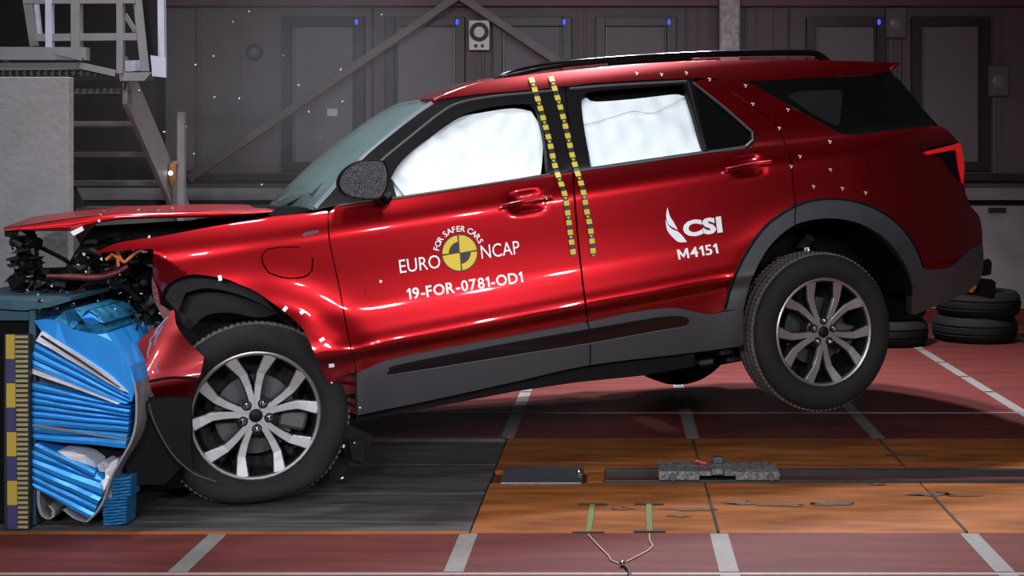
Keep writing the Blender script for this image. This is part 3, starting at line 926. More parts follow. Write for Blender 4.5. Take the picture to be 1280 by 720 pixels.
for _ in range(55):
    z = rng.choice(zones[:4] + zones[5:])
    chunk(bm, lp(rng.uniform(z[0], z[1]), rng.uniform(z[2], z[3]), rng.uniform(-0.22, -0.18)), [rng.uniform(0.002, 0.010) for _ in range(3)], 7)
o = finish(bm, 'broken_lamp_shards', mat('clear_shards', (0.55, 0.55, 0.58), 0.2), car)
o['kind'] = 'stuff'
tube('red_crash_rail', [lp(p[0], p[1], -0.20) for p in spline([(58, 345), (90, 346), (118, 347), (142, 342), (160, 333)], 4)], [0.010] * 3 + [0.015] * 11 + [0.012] * 3, REDIN, car, 8)
OR = mat('orange_harness', (0.55, 0.13, 0.03), 0.5, var=0.2)
for pts in ([(146, 313), (151, 324), (156, 328)], [(156, 328), (166, 319), (176, 314), (184, 316)], [(132, 325), (140, 318), (147, 322), (148, 333)]):
    tube('wiring_harness', [lp(p[0], p[1], -0.21) for p in spline(pts, 4)], 0.007, OR, car, 6)
for pts, y in (([(44, 300), (48, 330), (60, 343)], -0.3), ([(48, 308), (80, 324), (88, 332)], -0.35), ([(100, 360), (120, 352), (150, 356), (175, 375)], -0.22), ([(150, 400), (172, 420), (180, 440)], -0.2), ([(60, 362), (52, 366), (47, 385)], -0.25)):
    tube('hose', [lp(p[0], p[1], y) for p in spline(pts, 4)], 0.010, BLK, car, 6)
lprism('headlamp_shell', [(140, 392), (150, 386), (152, 415), (141, 425), (136, 412)], -0.20, -0.26, mat('wine_plastic', (0.09, 0.015, 0.03), 0.35), car)

# ---------------------------------------------------------------- wheels
def lathe(bm, prof, n=72, ang=None):
    """profile of (radius, outward) spun around the wheel axis; mesh y is inward"""
    rings = []
    for r, o in prof:
        rings.append([bm.verts.new((r * math.cos(2 * math.pi * k / n), -o, r * math.sin(2 * math.pi * k / n))) for k in range(n)])
    for a, b in zip(rings, rings[1:]):
        for k in range(n): bm.faces.new((a[k], a[(k + 1) % n], b[(k + 1) % n], b[k]))
    return rings


def polar(r, deg):
    a = math.radians(90 - deg)
    return r * math.cos(a), r * math.sin(a)


wheel_meshes = {}


def wheel(name, loc, spin, squash=0.0, tilt=(0, 0)):
    w = empty(name, loc, car)
    w.rotation_euler = (math.radians(tilt[0]), 0, math.radians(tilt[1]))
    R = 0.394
    bm = bmesh.new()
    prof = [(0.268, -0.235), (0.285, -0.250), (0.330, -0.262), (0.366, -0.250), (0.382, -0.236)]
    lathe(bm, prof + [(R, -0.205)])
    side = [(R - 0.006, -0.030), (0.384, -0.016), (0.372, -0.006), (0.350, 0.004), (0.322, 0.007), (0.296, 0.000), (0.280, -0.012), (0.268, -0.020)]
    lathe(bm, side)
    if squash:
        for v in bm.verts:
            if v.co.z < -0.26:
                k = (-0.26 - v.co.z) / 0.134
                v.co.y += (-0.055 if v.co.y < 0.12 else 0.03) * math.sin(min(1, k) * math.pi * 0.8) * squash
                v.co.z += 0.055 * k * k * squash
    ty = finish(bm, 'tyre', RUBBER, w, smooth=True, angle=40)
    bm = bmesh.new()
    grooves = [(R - 0.006, -0.030), (R, -0.045), (R, -0.068), (R - 0.009, -0.070), (R - 0.009, -0.080), (R + 0.001, -0.082), (R + 0.001, -0.112), (R - 0.009, -0.114), (R - 0.009, -0.124), (R + 0.001, -0.126),
               (R + 0.001, -0.156), (R - 0.009, -0.158), (R - 0.009, -0.168), (R, -0.170), (R, -0.195), (R - 0.006, -0.212)]
    lathe(bm, grooves, 96)
    # tread blocks: notches in the shoulder every few degrees
    for k in range(96):
        a = 2 * math.pi * (k + 0.5) / 96
        M = Matrix.Rotation(-a, 4, 'Y')
        for o in (-0.052, -0.094, -0.140, -0.184):
            add_box(bm, (R - 0.004, -o - 0.011, -0.007), (R + 0.0045, -o + 0.011, 0.007), M)
    if squash:
        for v in bm.verts:
            if v.co.z < -0.26:
                k = (-0.26 - v.co.z) / 0.134
                v.co.z += 0.055 * k * k * squash
    finish(bm, 'tread', TREAD, ty, smooth=False)
    bm = bmesh.new()
    lathe(bm, [(0.270, -0.022), (0.272, -0.010), (0.266, -0.006), (0.258, -0.010), (0.254, -0.022)])
    finish(bm, 'rim_flange', ALU, w, smooth=True, angle=40)
    bm = bmesh.new()
    lathe(bm, [(0.256, -0.020), (0.246, -0.060), (0.236, -0.13), (0.232, -0.20), (0.15, -0.205), (0.05, -0.205)])
    finish(bm, 'barrel', POCKET, w, smooth=True, angle=40)
    bm = bmesh.new()
    lathe(bm, [(0.17, -0.125), (0.17, -0.115), (0.06, -0.115), (0.05, -0.10)], 48)
    finish(bm, 'brake_disc', DARKMETAL, w, smooth=True, angle=40)
    bm = bmesh.new()
    add_box(bm, (-0.06, 0.085, -0.05), (0.06, 0.15, 0.05), Matrix.Rotation(math.radians(20), 4, 'Y') @ Matrix.Translation((0.16, 0, 0.02)), 0.012)
    finish(bm, 'brake_caliper', STRIP, w)
    bm = bmesh.new()
    lathe(bm, [(0.088, -0.075), (0.086, -0.040), (0.070, -0.032), (0.030, -0.030), (0.001, -0.030)], 40)
    finish(bm, 'hub', POCKET, w, smooth=True, angle=40)
    bm = bmesh.new()
    lathe(bm, [(0.029, -0.032), (0.028, -0.016), (0.024, -0.013), (0.001, -0.012)], 28)
    finish(bm, 'centre_cap', BLK, w, smooth=True, angle=40)
    for pk in range(5):
        c0 = spin + 72 * pk
        for s in (-1, 1):
            # centre line of one spoke by (radius, angle off the pair's middle, half width, outward height)
            st = [(0.026, 20, 0.010, -0.022), (0.080, 9.0, 0.0135, -0.022), (0.130, 10.0, 0.0155, -0.022), (0.180, 11.8, 0.0180, -0.020), (0.215, 15.5, 0.0215, -0.016), (0.259, 18.8, 0.0265, -0.010)]
            C = [np.array(polar(r, c0 + s * a)) for r, a, _, _ in st]
            for nm, m, dep, grow, top in (('spoke', ALU, 0.010, 0.0, 0.0), ('spoke_back', POCKET, 0.045, 0.004, -0.0095)):
                bm = bmesh.new()
                sec = []
                for i, (r, a, hw, o) in enumerate(st):
                    t = C[min(i + 1, 5)] - C[max(i - 1, 0)]
                    t /= np.linalg.norm(t)
                    nn = np.array([-t[1], t[0]])
                    hw2 = hw + grow
                    o2 = o + top
                    sec.append([bm.verts.new((q[0], -oo, q[1])) for q, oo in ((C[i] + nn * hw2, o2 - 0.002), (C[i] + nn * hw2 * 0.86, o2), (C[i] - nn * hw2 * 0.86, o2), (C[i] - nn * hw2, o2 - 0.002),
                                                                             (C[i] - nn * hw2, o2 - dep), (C[i] + nn * hw2, o2 - dep))])
                for A, B in zip(sec, sec[1:]):
                    for k in range(6): bm.faces.new((A[k], A[(k + 1) % 6], B[(k + 1) % 6], B[k]))
                bm.faces.new(sec[0]); bm.faces.new(sec[-1][::-1])
                finish(bm, nm, m, w)
        nx, nz = polar(0.0575, c0 + 36)
        bm = bmesh.new()
        bmesh.ops.create_cone(bm, cap_ends=True, segments=20, radius1=0.023, radius2=0.0215, depth=0.03, matrix=Matrix.Translation((nx, 0.035, nz)) @ Matrix.Rotation(math.pi / 2, 4, 'X'))
        finish(bm, 'nut_socket', POCKET, w, smooth=True, angle=35)
        bm = bmesh.new()
        bmesh.ops.create_cone(bm, cap_ends=True, segments=6, radius1=0.0165, radius2=0.0135, depth=0.03, matrix=Matrix.Translation((nx, 0.026, nz)) @ Matrix.Rotation(math.pi / 2, 4, 'X'))
        bmesh.ops.create_uvsphere(bm, u_segments=10, v_segments=6, radius=0.0140, matrix=Matrix.Translation((nx, 0.012, nz)))
        finish(bm, 'lug_nut', CHROME, w, smooth=True, angle=35)
    return w


w_rear = wheel('rear_wheel', (0, 0.0, 0), 42.5)
w_front = wheel('front_wheel', (fc[0], 0.055, fc[1]), 0, squash=0.45, tilt=(-4, -3))
# the wheels on the far side: tyre and disc are all that shows under the car
for nm, x, z in (('rear_wheel', -0.02, -0.10), ('front_wheel', fc[0], fc[1] + 0.03)):
    w = empty(nm, (x, -2 * YC, z), car)
    for ch in w_rear.children:
        if ch.name.split('.')[0] in ('tyre', 'barrel', 'hub', 'rim_flange'):
            c = ch.copy(); COL.objects.link(c); c.parent = w
            for g in ch.children:
                d = g.copy(); COL.objects.link(d); d.parent = c
    w.scale = (1, -1, 1)
tube('strut', [lp(985, 330, -0.40), lp(1005, 305, -0.34), lp(1012, 296, -0.30)], 0.03, DARKMETAL, car, 10)
tube('strut', [lp(955, 350, -0.40), lp(975, 322, -0.38)], 0.028, REDIN, car, 10)
bm = bmesh.new()
bmesh.ops.create_cone(bm, cap_ends=True, segments=24, radius1=0.06, radius2=0.055, depth=0.03, matrix=Matrix.Translation(lp(1007, 312, -0.33)))
finish(bm, 'spring_seat', GLOSSBLK, car, smooth=True, angle=40)
for px, py in ((905, 440), (915, 448), (922, 444), (880, 452)):
    p = lp(px, py, -0.30)
    box('suspension_arm', p - Vector((0.04, 0.03, 0.012)), p + Vector((0.04, 0.03, 0.014)), DARKMETAL, car)

# ---------------------------------------------------------------- door mirror
mirror = empty('door_mirror', (0, 0, 0), car)
m0x, m0z = un(455, 226, 0.10)
m0 = ORG + EX * m0x + EY * 0.10 + EZ * m0z
mn = (CAMP - m0) / np.linalg.norm(CAMP - m0) + EX * 0.22; mn /= np.linalg.norm(mn)


def mpt(px, py, off=0.0):
    d = np.array([(px - CX) / F, 1.0, -(py - CY) / F])
    t = np.dot(m0 + mn * off - CAMP, mn) / np.dot(d, mn)
    p = CAMP + t * d - ORG
    return np.array([np.dot(p, EX), -np.dot(p, EY), np.dot(p, EZ)])


mo = spline([(423, 228), (427, 217), (437, 207), (451, 200.5), (468, 199.5), (480, 201), (484.5, 209), (486, 226), (481, 242), (473, 249.5), (452, 249), (434, 245), (425.5, 237)], 4, True)
mc = np.mean([mpt(*p) for p in mo], axis=0)
inward = np.array([-np.dot(mn, EX), np.dot(mn, EY), -np.dot(mn, EZ)])
bm = bmesh.new()
loops = []
for sc, dep in ((0.93, 0.006), (0.985, -0.002), (1.0, 0.012), (1.0, 0.05), (0.9, 0.09), (0.6, 0.115), (0.2, 0.122)):
    loops.append([bm.verts.new(Vector(mc + (mpt(*p) - mc) * sc + inward * dep)) for p in mo])
for A, B in zip(loops, loops[1:]):
    for k in range(len(A)): bm.faces.new((A[k], A[(k + 1) % len(A)], B[(k + 1) % len(A)], B[k]))
bm.faces.new(loops[-1])
finish(bm, 'mirror_housing', BLK, mirror, smooth=True, angle=45)
# cracked glass: a plain fan of facets with tilted shards
CRK = mat('shattered_mirror', (0.012, 0.013, 0.017), rough=0.35, metal=0.0, var=0.9, scale=170, col2=(0.085, 0.08, 0.085), contrast=3.5, spec=0.15)
bm = bmesh.new()
rings = [[Vector(mc + (mpt(*p) - mc) * sc + inward * (0.005 + rng.uniform(-0.0002, 0.0002))) for p in mo] for sc in (0.94, 0.72, 0.50, 0.30, 0.14)]
rings = [[bm.verts.new(v) for v in r] for r in rings]
for A, B in zip(rings, rings[1:]):
    for k in range(len(A)):
        q = (A[k], A[(k + 1) % len(A)], B[(k + 1) % len(A)], B[k])
        bm.faces.new((q[0], q[1], q[2])); bm.faces.new((q[0], q[2], q[3]))
bm.faces.new(rings[-1])
finish(bm, 'mirror_glass', CRK, mirror)
tube('mirror_arm', [Vector(mc + inward * 0.06), cp(478, 250, 0.02), cp(486, 247, -0.03)], [0.035, 0.03, 0.03], BLK, mirror, 8)
panel('mirror_sail', [(472, 250), (486, 225), (490, 224), (496, 247), (484, 250)], BLK, front_door, dy=0.004, step=0.05, n=0)

# far flank: mirror images of the outer panels
for o in (front_door, rear_door, quarter, fender, ffr, rfr, sill, arch, rbump, tail, bpy.data.objects['roof_side'], bpy.data.objects['side_rear_glass'], bpy.data.objects['quarter_glass']):
    c = o.copy(); COL.objects.link(c)
    c.parent = car
    c.scale = (1, -1, 1)
    c.location = (0, -2 * YC, 0)

# ---------------------------------------------------------------- markings on the flank
def to_mesh_text(txt, offset=0.0, spacing=1.0):
    cu = bpy.data.curves.new('t', 'FONT')
    cu.body = txt
    cu.size = 1.0
    cu.offset = offset
    cu.space_character = spacing
    cu.resolution_u = 3
    o = bpy.data.objects.new('t', cu)
    COL.objects.link(o)
    bpy.context.view_layer.update()
    me = bpy.data.meshes.new_from_object(o.evaluated_get(bpy.context.evaluated_depsgraph_get()))
    bpy.data.objects.remove(o)
    bpy.data.curves.remove(cu)
    return me


def flat_to_flank(name, me, fn, m, parent, dy, step=0.03):
    """take flat faces in (u, v), move them with fn to car (x, z) and lay them on the flank"""
    bm = bmesh.new()
    bm.from_mesh(me)
    bmesh.ops.triangulate(bm, faces=bm.faces)
    for v in bm.verts:
        x, z = fn(v.co.x, v.co.y)
        v.co = (x, 0, z)
    xs = [v.co.x for v in bm.verts]; zs = [v.co.z for v in bm.verts]
    for lo, hi, no, k in ((min(xs), max(xs), (1, 0, 0), 0), (min(zs), max(zs), (0, 0, 1), 2)):
        n = int((hi - lo) / step)
        for i in range(1, n + 1):
            co = [0, 0, 0]; co[k] = lo + (hi - lo) * i / (n + 1)
            bmesh.ops.bisect_plane(bm, geom=bm.verts[:] + bm.edges[:] + bm.faces[:], dist=1e-6, plane_co=co, plane_no=no)
    X = np.array([v.co.x for v in bm.verts]); Z = np.array([v.co.z for v in bm.verts])
    yy = Y(X, Z) + dy
    for i, v in enumerate(bm.verts): v.co.y = -yy[i]
    out = bpy.data.meshes.new(name)
    for f in bm.faces:
        f.normal_update()
        if f.normal.y > 0: f.normal_flip()
    bm.to_mesh(out)
    bm.free()
    return link(name, out, parent, m)


def bold_line(txt, offset, gap):
    """heavy sans line put together glyph by glyph, with a flagged figure one"""
    Hc = max(v.co.y for v in to_mesh_text('H', offset).vertices)
    V, Fc, pen = [], [], 0.0
    for ch in txt:
        if ch == '1':
            st = 0.10 + 2 * offset
            vs_ = [(0.13, 0), (0.13 + st, 0), (0.13 + st, Hc), (0.13 + st * 0.2, Hc), (0.0, Hc * 0.80), (0.03, Hc * 0.64), (0.13, Hc * 0.72)]
            fs = [(0, 1, 2, 6), (6, 2, 3), (6, 3, 4, 5)]
        elif ch == 'M':
            st = 0.10 + 1.6 * offset
            W_ = 0.66
            vs_ = [(0, 0), (st, 0), (st, Hc), (0, Hc), (W_ - st, 0), (W_, 0), (W_, Hc), (W_ - st, Hc), (st * 1.15, Hc), (W_ / 2, Hc * 0.42), (W_ / 2, Hc * 0.08), (st * 0.9, Hc * 0.62), (W_ - st * 1.15, Hc), (W_ - st * 0.9, Hc * 0.62)]
            fs = [(0, 1, 2, 3), (4, 5, 6, 7), (11, 10, 9, 8), (10, 13, 12, 9)]
        else:
            me = to_mesh_text(ch, offset)
            vs_ = [(v.co.x, v.co.y) for v in me.vertices]
            fs = [tuple(p.vertices) for p in me.polygons]
        x0 = min(v[0] for v in vs_)
        n0 = len(V)
        V += [(v[0] - x0 + pen, v[1], 0) for v in vs_]
        Fc += [tuple(i + n0 for i in f) for f in fs]
        pen = max(v[0] for v in V) + gap
    me = bpy.data.meshes.new('s')
    me.from_pydata(V, [], Fc)
    return me


def lettering(txt, pl, pr, cap, parent, offset=0.0, spacing=1.0, m=WHITE):
    """text whose ink runs from pixel pl to pixel pr along the baseline, cap pixels tall"""
    me = bold_line(txt, offset, spacing) if spacing < 0.5 else to_mesh_text(txt, offset, spacing)
    us = [v.co.x for v in me.vertices]; vs_ = [v.co.y for v in me.vertices]
    u0, u1, vmax = min(us), max(us), max(vs_)
    a, b = np.array(cs(*pl)), np.array(cs(*pr))
    ex_ = b - a
    mid = ((pl[0] + pr[0]) / 2, (pl[1] + pr[1]) / 2)
    c0, c1 = np.array(cs(*mid)), np.array(cs(mid[0] + (pl[1] - pr[1]) / (pr[0] - pl[0]) * -cap * 1.0 * 1.0, mid[1] - cap))
    up = np.array([-ex_[1], ex_[0]]) / np.linalg.norm(ex_) * np.linalg.norm(c1 - c0)
    v0 = max(0, -0)

    def fn(u, v):
        p = a + ex_ * (u - u0) / (u1 - u0) + up * v / vmax
        return p[0], p[1]
    return flat_to_flank('lettering', me, fn, m, parent, 0.003)


lettering('EURO', (500, 341.5), (551, 334.5), 16.5, front_door, 0.0, 1.0)
lettering('NCAP', (602, 323.5), (650, 317), 16.5, front_door, 0.0, 1.0)
lettering('19-FOR-0781-OD1', (509.5, 374.5), (654, 352.5), 13.5, front_door, 0.022, 0.085)
lettering('M4151', (848, 324.5), (898, 316.5), 12.5, rear_door, 0.016, 0.085)
lettering('CSI', (854.5, 295.5), (903, 289), 19, rear_door, 0.05, 1.05)
# round black and yellow target badge
bc = np.array(cs(574.5, 316))
bx = np.array(cs(596, 313.2)) - bc
brad = np.linalg.norm(bx)
bdir = bx / brad
bup = np.array([-bdir[1], bdir[0]])


def ring_mesh(r0, r1, a0, a1, n=24):
    me = bpy.data.meshes.new('s')
    vs_, fs = [], []
    for k in range(n + 1):
        a = math.radians(a0 + (a1 - a0) * k / n)
        vs_ += [(r0 * math.cos(a), r0 * math.sin(a), 0), (r1 * math.cos(a), r1 * math.sin(a), 0)]
    for k in range(n): fs.append((2 * k, 2 * k + 1, 2 * k + 3, 2 * k + 2))
    me.from_pydata(vs_, [], fs)
    return me


def badge_fn(u, v):
    p = bc + (bdir * u + bup * v) * brad
    return p[0], p[1]


bd = flat_to_flank('target_badge', ring_mesh(0.01, 1.06, 0, 360, 48), badge_fn, BTAPE, front_door, 0.0025)
for a0, a1 in ((3, 87), (93, 177), (183, 267), (273, 357)):
    flat_to_flank('badge_quarter', ring_mesh(0.63 if a0 in (93, 273) else 0.05, 0.99, a0, a1), badge_fn, YELLOW, bd, 0.0035)
# white arc of words over the badge
word = 'FOR SAFER CARS'
deg = [168, 158, 147.5, None, 132, 120.5, 109.5, 98.5, 87, None, 70, 58.5, 46.5, 35]
deg = [163, 150.5, 138.5, None, 122, 110, 98.5, 87.5, 76, None, 58, 46, 33.5, 22]
for ch, a in zip(word, deg):
    if a is None: continue
    me = to_mesh_text(ch, 0.012)
    us = [v.co.x for v in me.vertices]
    uc = (min(us) + max(us)) / 2
    ar = math.radians(a)

    def fn(u, v, ar=ar, uc=uc):
        s = 0.46
        uu, vv = (u - uc) * s, v * s + 1.20
        return badge_fn(math.cos(ar) * vv + math.sin(ar) * uu, math.sin(ar) * vv - math.cos(ar) * uu)
    flat_to_flank('lettering', me, fn, WHITE, front_door, 0.003)


def px_patch(name, pts, m, parent, dy=0.003, n=5):
    me = bpy.data.meshes.new('s')
    q = [cs(*p) for p in (spline(pts, n, True, 50) if n else pts)]
    tri = tessellate_polygon([[Vector((p[0], p[1], 0)) for p in q]])
    me.from_pydata([(p[0], p[1], 0) for p in q], [], [tuple(t) for t in tri])
    return flat_to_flank(name, me, lambda u, v: (u, v), m, parent, dy)


# feather emblem beside the letters
px_patch('feather_emblem', [(834, 259), (832.5, 268), (833.5, 277), (838, 282.5), (847, 287.5), (842, 278), (837, 270)], WHITE, rear_door)
px_patch('feather_emblem', [(831.5, 275), (833.5, 287), (840, 296), (848, 302.5), (858.5, 302.5), (852, 294), (847, 289.5), (838, 285)], WHITE, rear_door)

# checked tapes over the middle pillar
T1 = [(663.5, 96), (671, 120), (680, 151), (687, 177), (692, 200), (697.5, 219), (706, 243), (710, 268), (713, 292), (717, 320)]
T2 = [(688.5, 94.5), (695, 116), (702, 139), (709.5, 168.5), (714.6, 191), (720.6, 212), (728.5, 236), (733.5, 264), (738, 285), (742, 320)]
for k, T in enumerate((T1, T2)):
    pts = [np.array(p) for p in spline(T, 10)]
    # resample every pixel
    cum = np.concatenate([[0], np.cumsum([np.linalg.norm(b - a) for a, b in zip(pts, pts[1:])])])
    P = np.array(pts)

    def tp(s): return np.array([np.interp(s, cum, P[:, 0]), np.interp(s, cum, P[:, 1])])

    def strip(name, s0, s1, hw, m, parent, dy, tri=False):
        bm = bmesh.new()
        n = max(1, int((s1 - s0) / 4))
        prev = None
        for i in range(n + 1):
            s = s0 + (s1 - s0) * i / n
            c = tp(s)
            h = hw * (1 - i / n) if tri else hw
            row = [bm.verts.new(cp(c[0] - h, c[1] + 0.15 * h, dy)), bm.verts.new(cp(c[0] + h, c[1] - 0.15 * h, dy))]
            if prev: bm.faces.new((prev[0], prev[1], row[1], row[0]))
            prev = row
        bmesh.ops.remove_doubles(bm, verts=bm.verts, dist=1e-6)
        return finish(bm, name, m, parent)
    tape = strip('checked_tape', 0, cum[-1], 3.0, BTAPE, car, 0.006)
    tape['label'] = 'yellow and black checked marking tape'
    s = 1.0
    while s < cum[-1] - 6:
        strip('yellow_square', s, s + 6.5, 3.3, YTAPE, tape, 0.008)
        strip('white_triangle', s + 8.2, s + 11.5, 2.2, YTAPE, tape, 0.008, True)
        strip('yellow_square', s + 12.5, s + 18.8, 3.3, YTAPE, tape, 0.008)
        s += 24.6

# small stickers used as measuring marks
dots = [(932, 107), (941, 130), (985, 137), (974, 160), (1037.5, 177), (1000, 195.5), (989, 208), (1038, 212), (1017, 233), (1053, 235.5), (1082, 241), (796, 91.5), (827, 93), (858, 91), (887, 99)]
for px, py in dots:
    bm = bmesh.new()
    for dx, dyy in ((-1.2, -1.0), (1.1, -0.4), (0.1, 1.5)):
        c = [cp(px + dx + a, py + dyy + b, 0.003) for a, b in ((-0.8, -0.8), (0.8, -0.8), (0.8, 0.8), (-0.8, 0.8))]
        bm.faces.new([bm.verts.new(v) for v in c])
    finish(bm, 'marker_sticker', mat('pink_white_marker', (0.75, 0.6, 0.62), 0.5), car)
for px, py, a in ((356.5, 386, -0.9), (378, 390, -0.6), (402.5, 424.5, -0.5), (414.5, 457, -0.15), (275, 347.5, 1.4)):
    u = np.array([math.cos(a), math.sin(a)]); v = np.array([-u[1], u[0]])
    bm = bmesh.new()
    bm.faces.new([bm.verts.new(cp(*(np.array([px, py]) + u * i * 3.4 + v * j * 2.3), 0.006)) for i, j in ((-1, -1), (1, -1), (1, 1), (-1, 1))])
    finish(bm, 'marker_sticker', WHITE, car)

# ------------------------------------------------------------------ blue honeycomb barrier
def absolute(o, root):
    """o was modelled in hall coordinates: hang it under root without moving it"""
    o.parent = root
    o.matrix_parent_inverse = Matrix.Translation(-root.location)
    return o


def pw(pts, D):
    return [(at(p[0], p[1], D).x, at(p[0], p[1], D).z) for p in pts]


BD = 5.10
BLUE = mat('blue_honeycomb_foil', (0.028, 0.26, 0.66), rough=0.32, metal=0.35, var=0.35, scale=5, stretch=(1.5, 1, 8), detail=6, bump=0.10, bscale=60)
BLUE2 = mat('blue_cladding_sheet', (0.028, 0.30, 0.80), rough=0.38, metal=0.25, var=0.10, scale=4)
TEAL = mat('crumpled_teal_foil', (0.010, 0.11, 0.20), rough=0.4, metal=0.4, var=0.7, scale=25, bump=0.3, col2=(0.03, 0.30, 0.55))
FOIL = mat('bare_aluminium_foil', (0.78, 0.76, 0.80), rough=0.3, metal=0.35, var=0.2, scale=20, stretch=(1, 1, 4), bump=0.2)
FOILD = mat('dull_aluminium_edge', (0.36, 0.34, 0.35), rough=0.45, metal=0.5, var=0.3, scale=25)
barrier = empty('deformable_barrier', (at(100, 655, BD).x, BD + 0.4, 0))
props(barrier, 'crushed blue aluminium honeycomb crash barrier in front of the car', 'barrier')


def layer(name, pts, m, d0=0.0, depth=0.85, wob=0.012, smooth_n=0, seed=None):
    """one crushed layer: front edge wavers in depth, the block runs back across the barrier"""
    q = spline(pts, smooth_n, True, 30) if smooth_n else pts
    # refine long edges so that the front face can buckle
    r = []
    for a, b in zip(q, q[1:] + q[:1]):
        n = max(1, int(math.hypot(b[0] - a[0], b[1] - a[1]) / 12))
        for k in range(n): r.append((a[0] + (b[0] - a[0]) * k / n, a[1] + (b[1] - a[1]) * k / n))
    P = pw(r, BD + d0)
    rr = random.Random(str(pts))
    o = prism(name, P, BD + d0, BD + d0 + depth, m, None, jitter=lambda i: rr.uniform(-wob, wob))
    return absolute(o, barrier)


sheet = [(42, 401), (55, 399), (72, 400), (88, 411), (105, 418), (122, 418), (133, 417), (148, 436), (162, 458), (168.5, 478), (168, 490), (164, 503), (158, 489), (135, 470), (100, 446), (70, 428), (52, 415)]
o = layer('cladding_sheet', sheet, BLUE2, 0.0, 0.5, 0.004)
# crumpled foil on top
for i, pts in enumerate(([(70, 399), (79, 389), (95, 385), (93, 397), (98, 408), (88, 411)], [(95, 385), (108, 388), (104, 397), (98, 404), (92, 398)], [(104, 397), (110, 391), (118, 396), (126, 403), (114, 408), (105, 406)],
                         [(98, 405), (106, 406), (114, 409), (127, 404), (134, 413), (132, 418), (112, 421), (95, 414)], [(112, 388), (124, 396), (130, 404), (126, 402), (117, 395)])):
    o = layer('crumpled_foil', pts, BLUE2 if i in (2,) else TEAL, 0.02 - 0.015 * (i % 3), 0.35, 0.02)
layer('silver_fold', [(52, 414), (58, 417), (75, 428), (103, 446), (140, 471), (160, 490.5), (152, 488), (120, 470), (95, 455), (66, 437), (45, 426)], FOIL, -0.005, 0.8, 0.004)
layer('silver_crease', [(52, 419), (100, 449), (150, 484), (148, 484.5), (98, 451.5), (50, 421)], DARKMETAL, -0.012, 0.2, 0.001)


def bands(lines, m, d0=0.0, depth=0.85, gap=1.1, name='honeycomb_layer'):
    """lines: (left x, left y, right x, right y) from top to bottom; a layer lies between two neighbours"""
    for i, (a, b) in enumerate(zip(lines, lines[1:])):
        pts = [(a[0], a[1] + gap), (a[2], a[3] + gap), (b[2], b[3] - gap * 0.2), (b[0], b[1] - gap * 0.2)]
        # a shallow ridge along the middle of every layer catches the light
        P = []
        n = 9
        bm = bmesh.new()
        rr = random.Random(i * 17 + int(a[1]))
        ph, am = rr.uniform(0, 6), rr.uniform(0.001, 0.003)
        rows = []
        for j, (t, off) in enumerate(((0.0, 0.016), (0.06, 0.002), (0.45, -0.004), (0.94, 0.001), (1.0, 0.014))):
            row = []
            for k in range(n + 1):
                u = k / n
                top = np.array(pts[0]) * (1 - u) + np.array(pts[1]) * u
                bot = np.array(pts[3]) * (1 - u) + np.array(pts[2]) * u
                p = top * (1 - t) + bot * t
                w = at(p[0], p[1] + 0.25 * math.sin(u * 7 + ph), BD + d0)
                row.append(bm.verts.new((w.x, w.y + off + am * math.sin(u * 11 + ph + t), w.z)))
            rows.append(row)
        back = []
        for row in (rows[0], rows[-1]):
            back.append([bm.verts.new((v.co.x, BD + d0 + depth, v.co.z)) for v in row])
        for r0, r1 in zip(rows, rows[1:]):
            for k in range(n): bm.faces.new((r0[k], r0[k + 1], r1[k + 1], r1[k]))
        for k in range(n):
            bm.faces.new((rows[0][k + 1], rows[0][k], back[0][k], back[0][k + 1]))
            bm.faces.new((rows[-1][k], rows[-1][k + 1], back[1][k + 1], back[1][k]))
            bm.faces.new((back[0][k], back[1][k], back[1][k + 1], back[0][k + 1]))
        for k in (0, n):
            bm.faces.new([r[k] for r in rows] + [back[1][k], back[0][k]])
        bmesh.ops.triangulate(bm, faces=[f for f in bm.faces if len(f.verts) > 4])
        absolute(finish(bm, name, m[i % len(m)] if isinstance(m, list) else m), barrier)


bands([(45, 428, 161, 493), (42, 437, 163, 499), (37.5, 447, 162, 503), (33, 457, 150, 505)], [BLUE, BLUE2, BLUE])
layer('silver_edge', [(30, 461), (34, 459), (90, 481), (150, 504.5), (146, 505), (85, 482.5), (31, 464)], FOIL, -0.008, 0.7, 0.001)
layer('gap_core', [(36, 466), (60, 474), (140, 503), (160, 508), (90, 490), (38, 477)], DARKMETAL, 0.05, 0.6, 0.002)
bands([(39, 477, 162, 508), (39, 488, 162, 511), (39, 496, 161.5, 517), (39, 505, 161.5, 521.5), (39, 513, 161, 526), (39, 521.5, 160.5, 532.5), (39, 531, 160, 541), (40, 541, 158, 549), (42, 550, 157, 561)], [BLUE, BLUE2, BLUE, BLUE, BLUE2, BLUE])
layer('silver_edge', [(40, 530.5), (158, 549.5), (158, 551), (40, 533)], FOILD, -0.012, 0.5, 0.001)
bands([(46, 552.5, 119, 587), (39.5, 560, 118, 597.5), (39.5, 572, 130.5, 604), (39.5, 583, 127, 620), (39.5, 593, 121, 631), (40, 602, 119, 640), (42, 610, 110, 648)], [BLUE, BLUE, BLUE2, BLUE, BLUE, BLUE2])
layer('honeycomb_layer', [(118, 589), (130, 593), (130.5, 603.5), (118, 598)], BLUE, 0.01, 0.8, 0.004)
# bare foil torn open between the two blocks
for pts in ([(74, 563), (88, 564), (104, 570), (116, 579), (118, 586), (104, 581), (88, 573)], [(119, 583), (126, 578), (134, 582), (130, 591), (122, 590)], [(130, 590), (138, 578), (148, 573), (146, 584), (138, 597), (134, 598)],
            [(128, 601), (134, 595), (139, 597), (132, 612), (126, 620)]):
    layer('torn_foil', pts, FOIL, 0.0, 0.4, 0.02, 0)
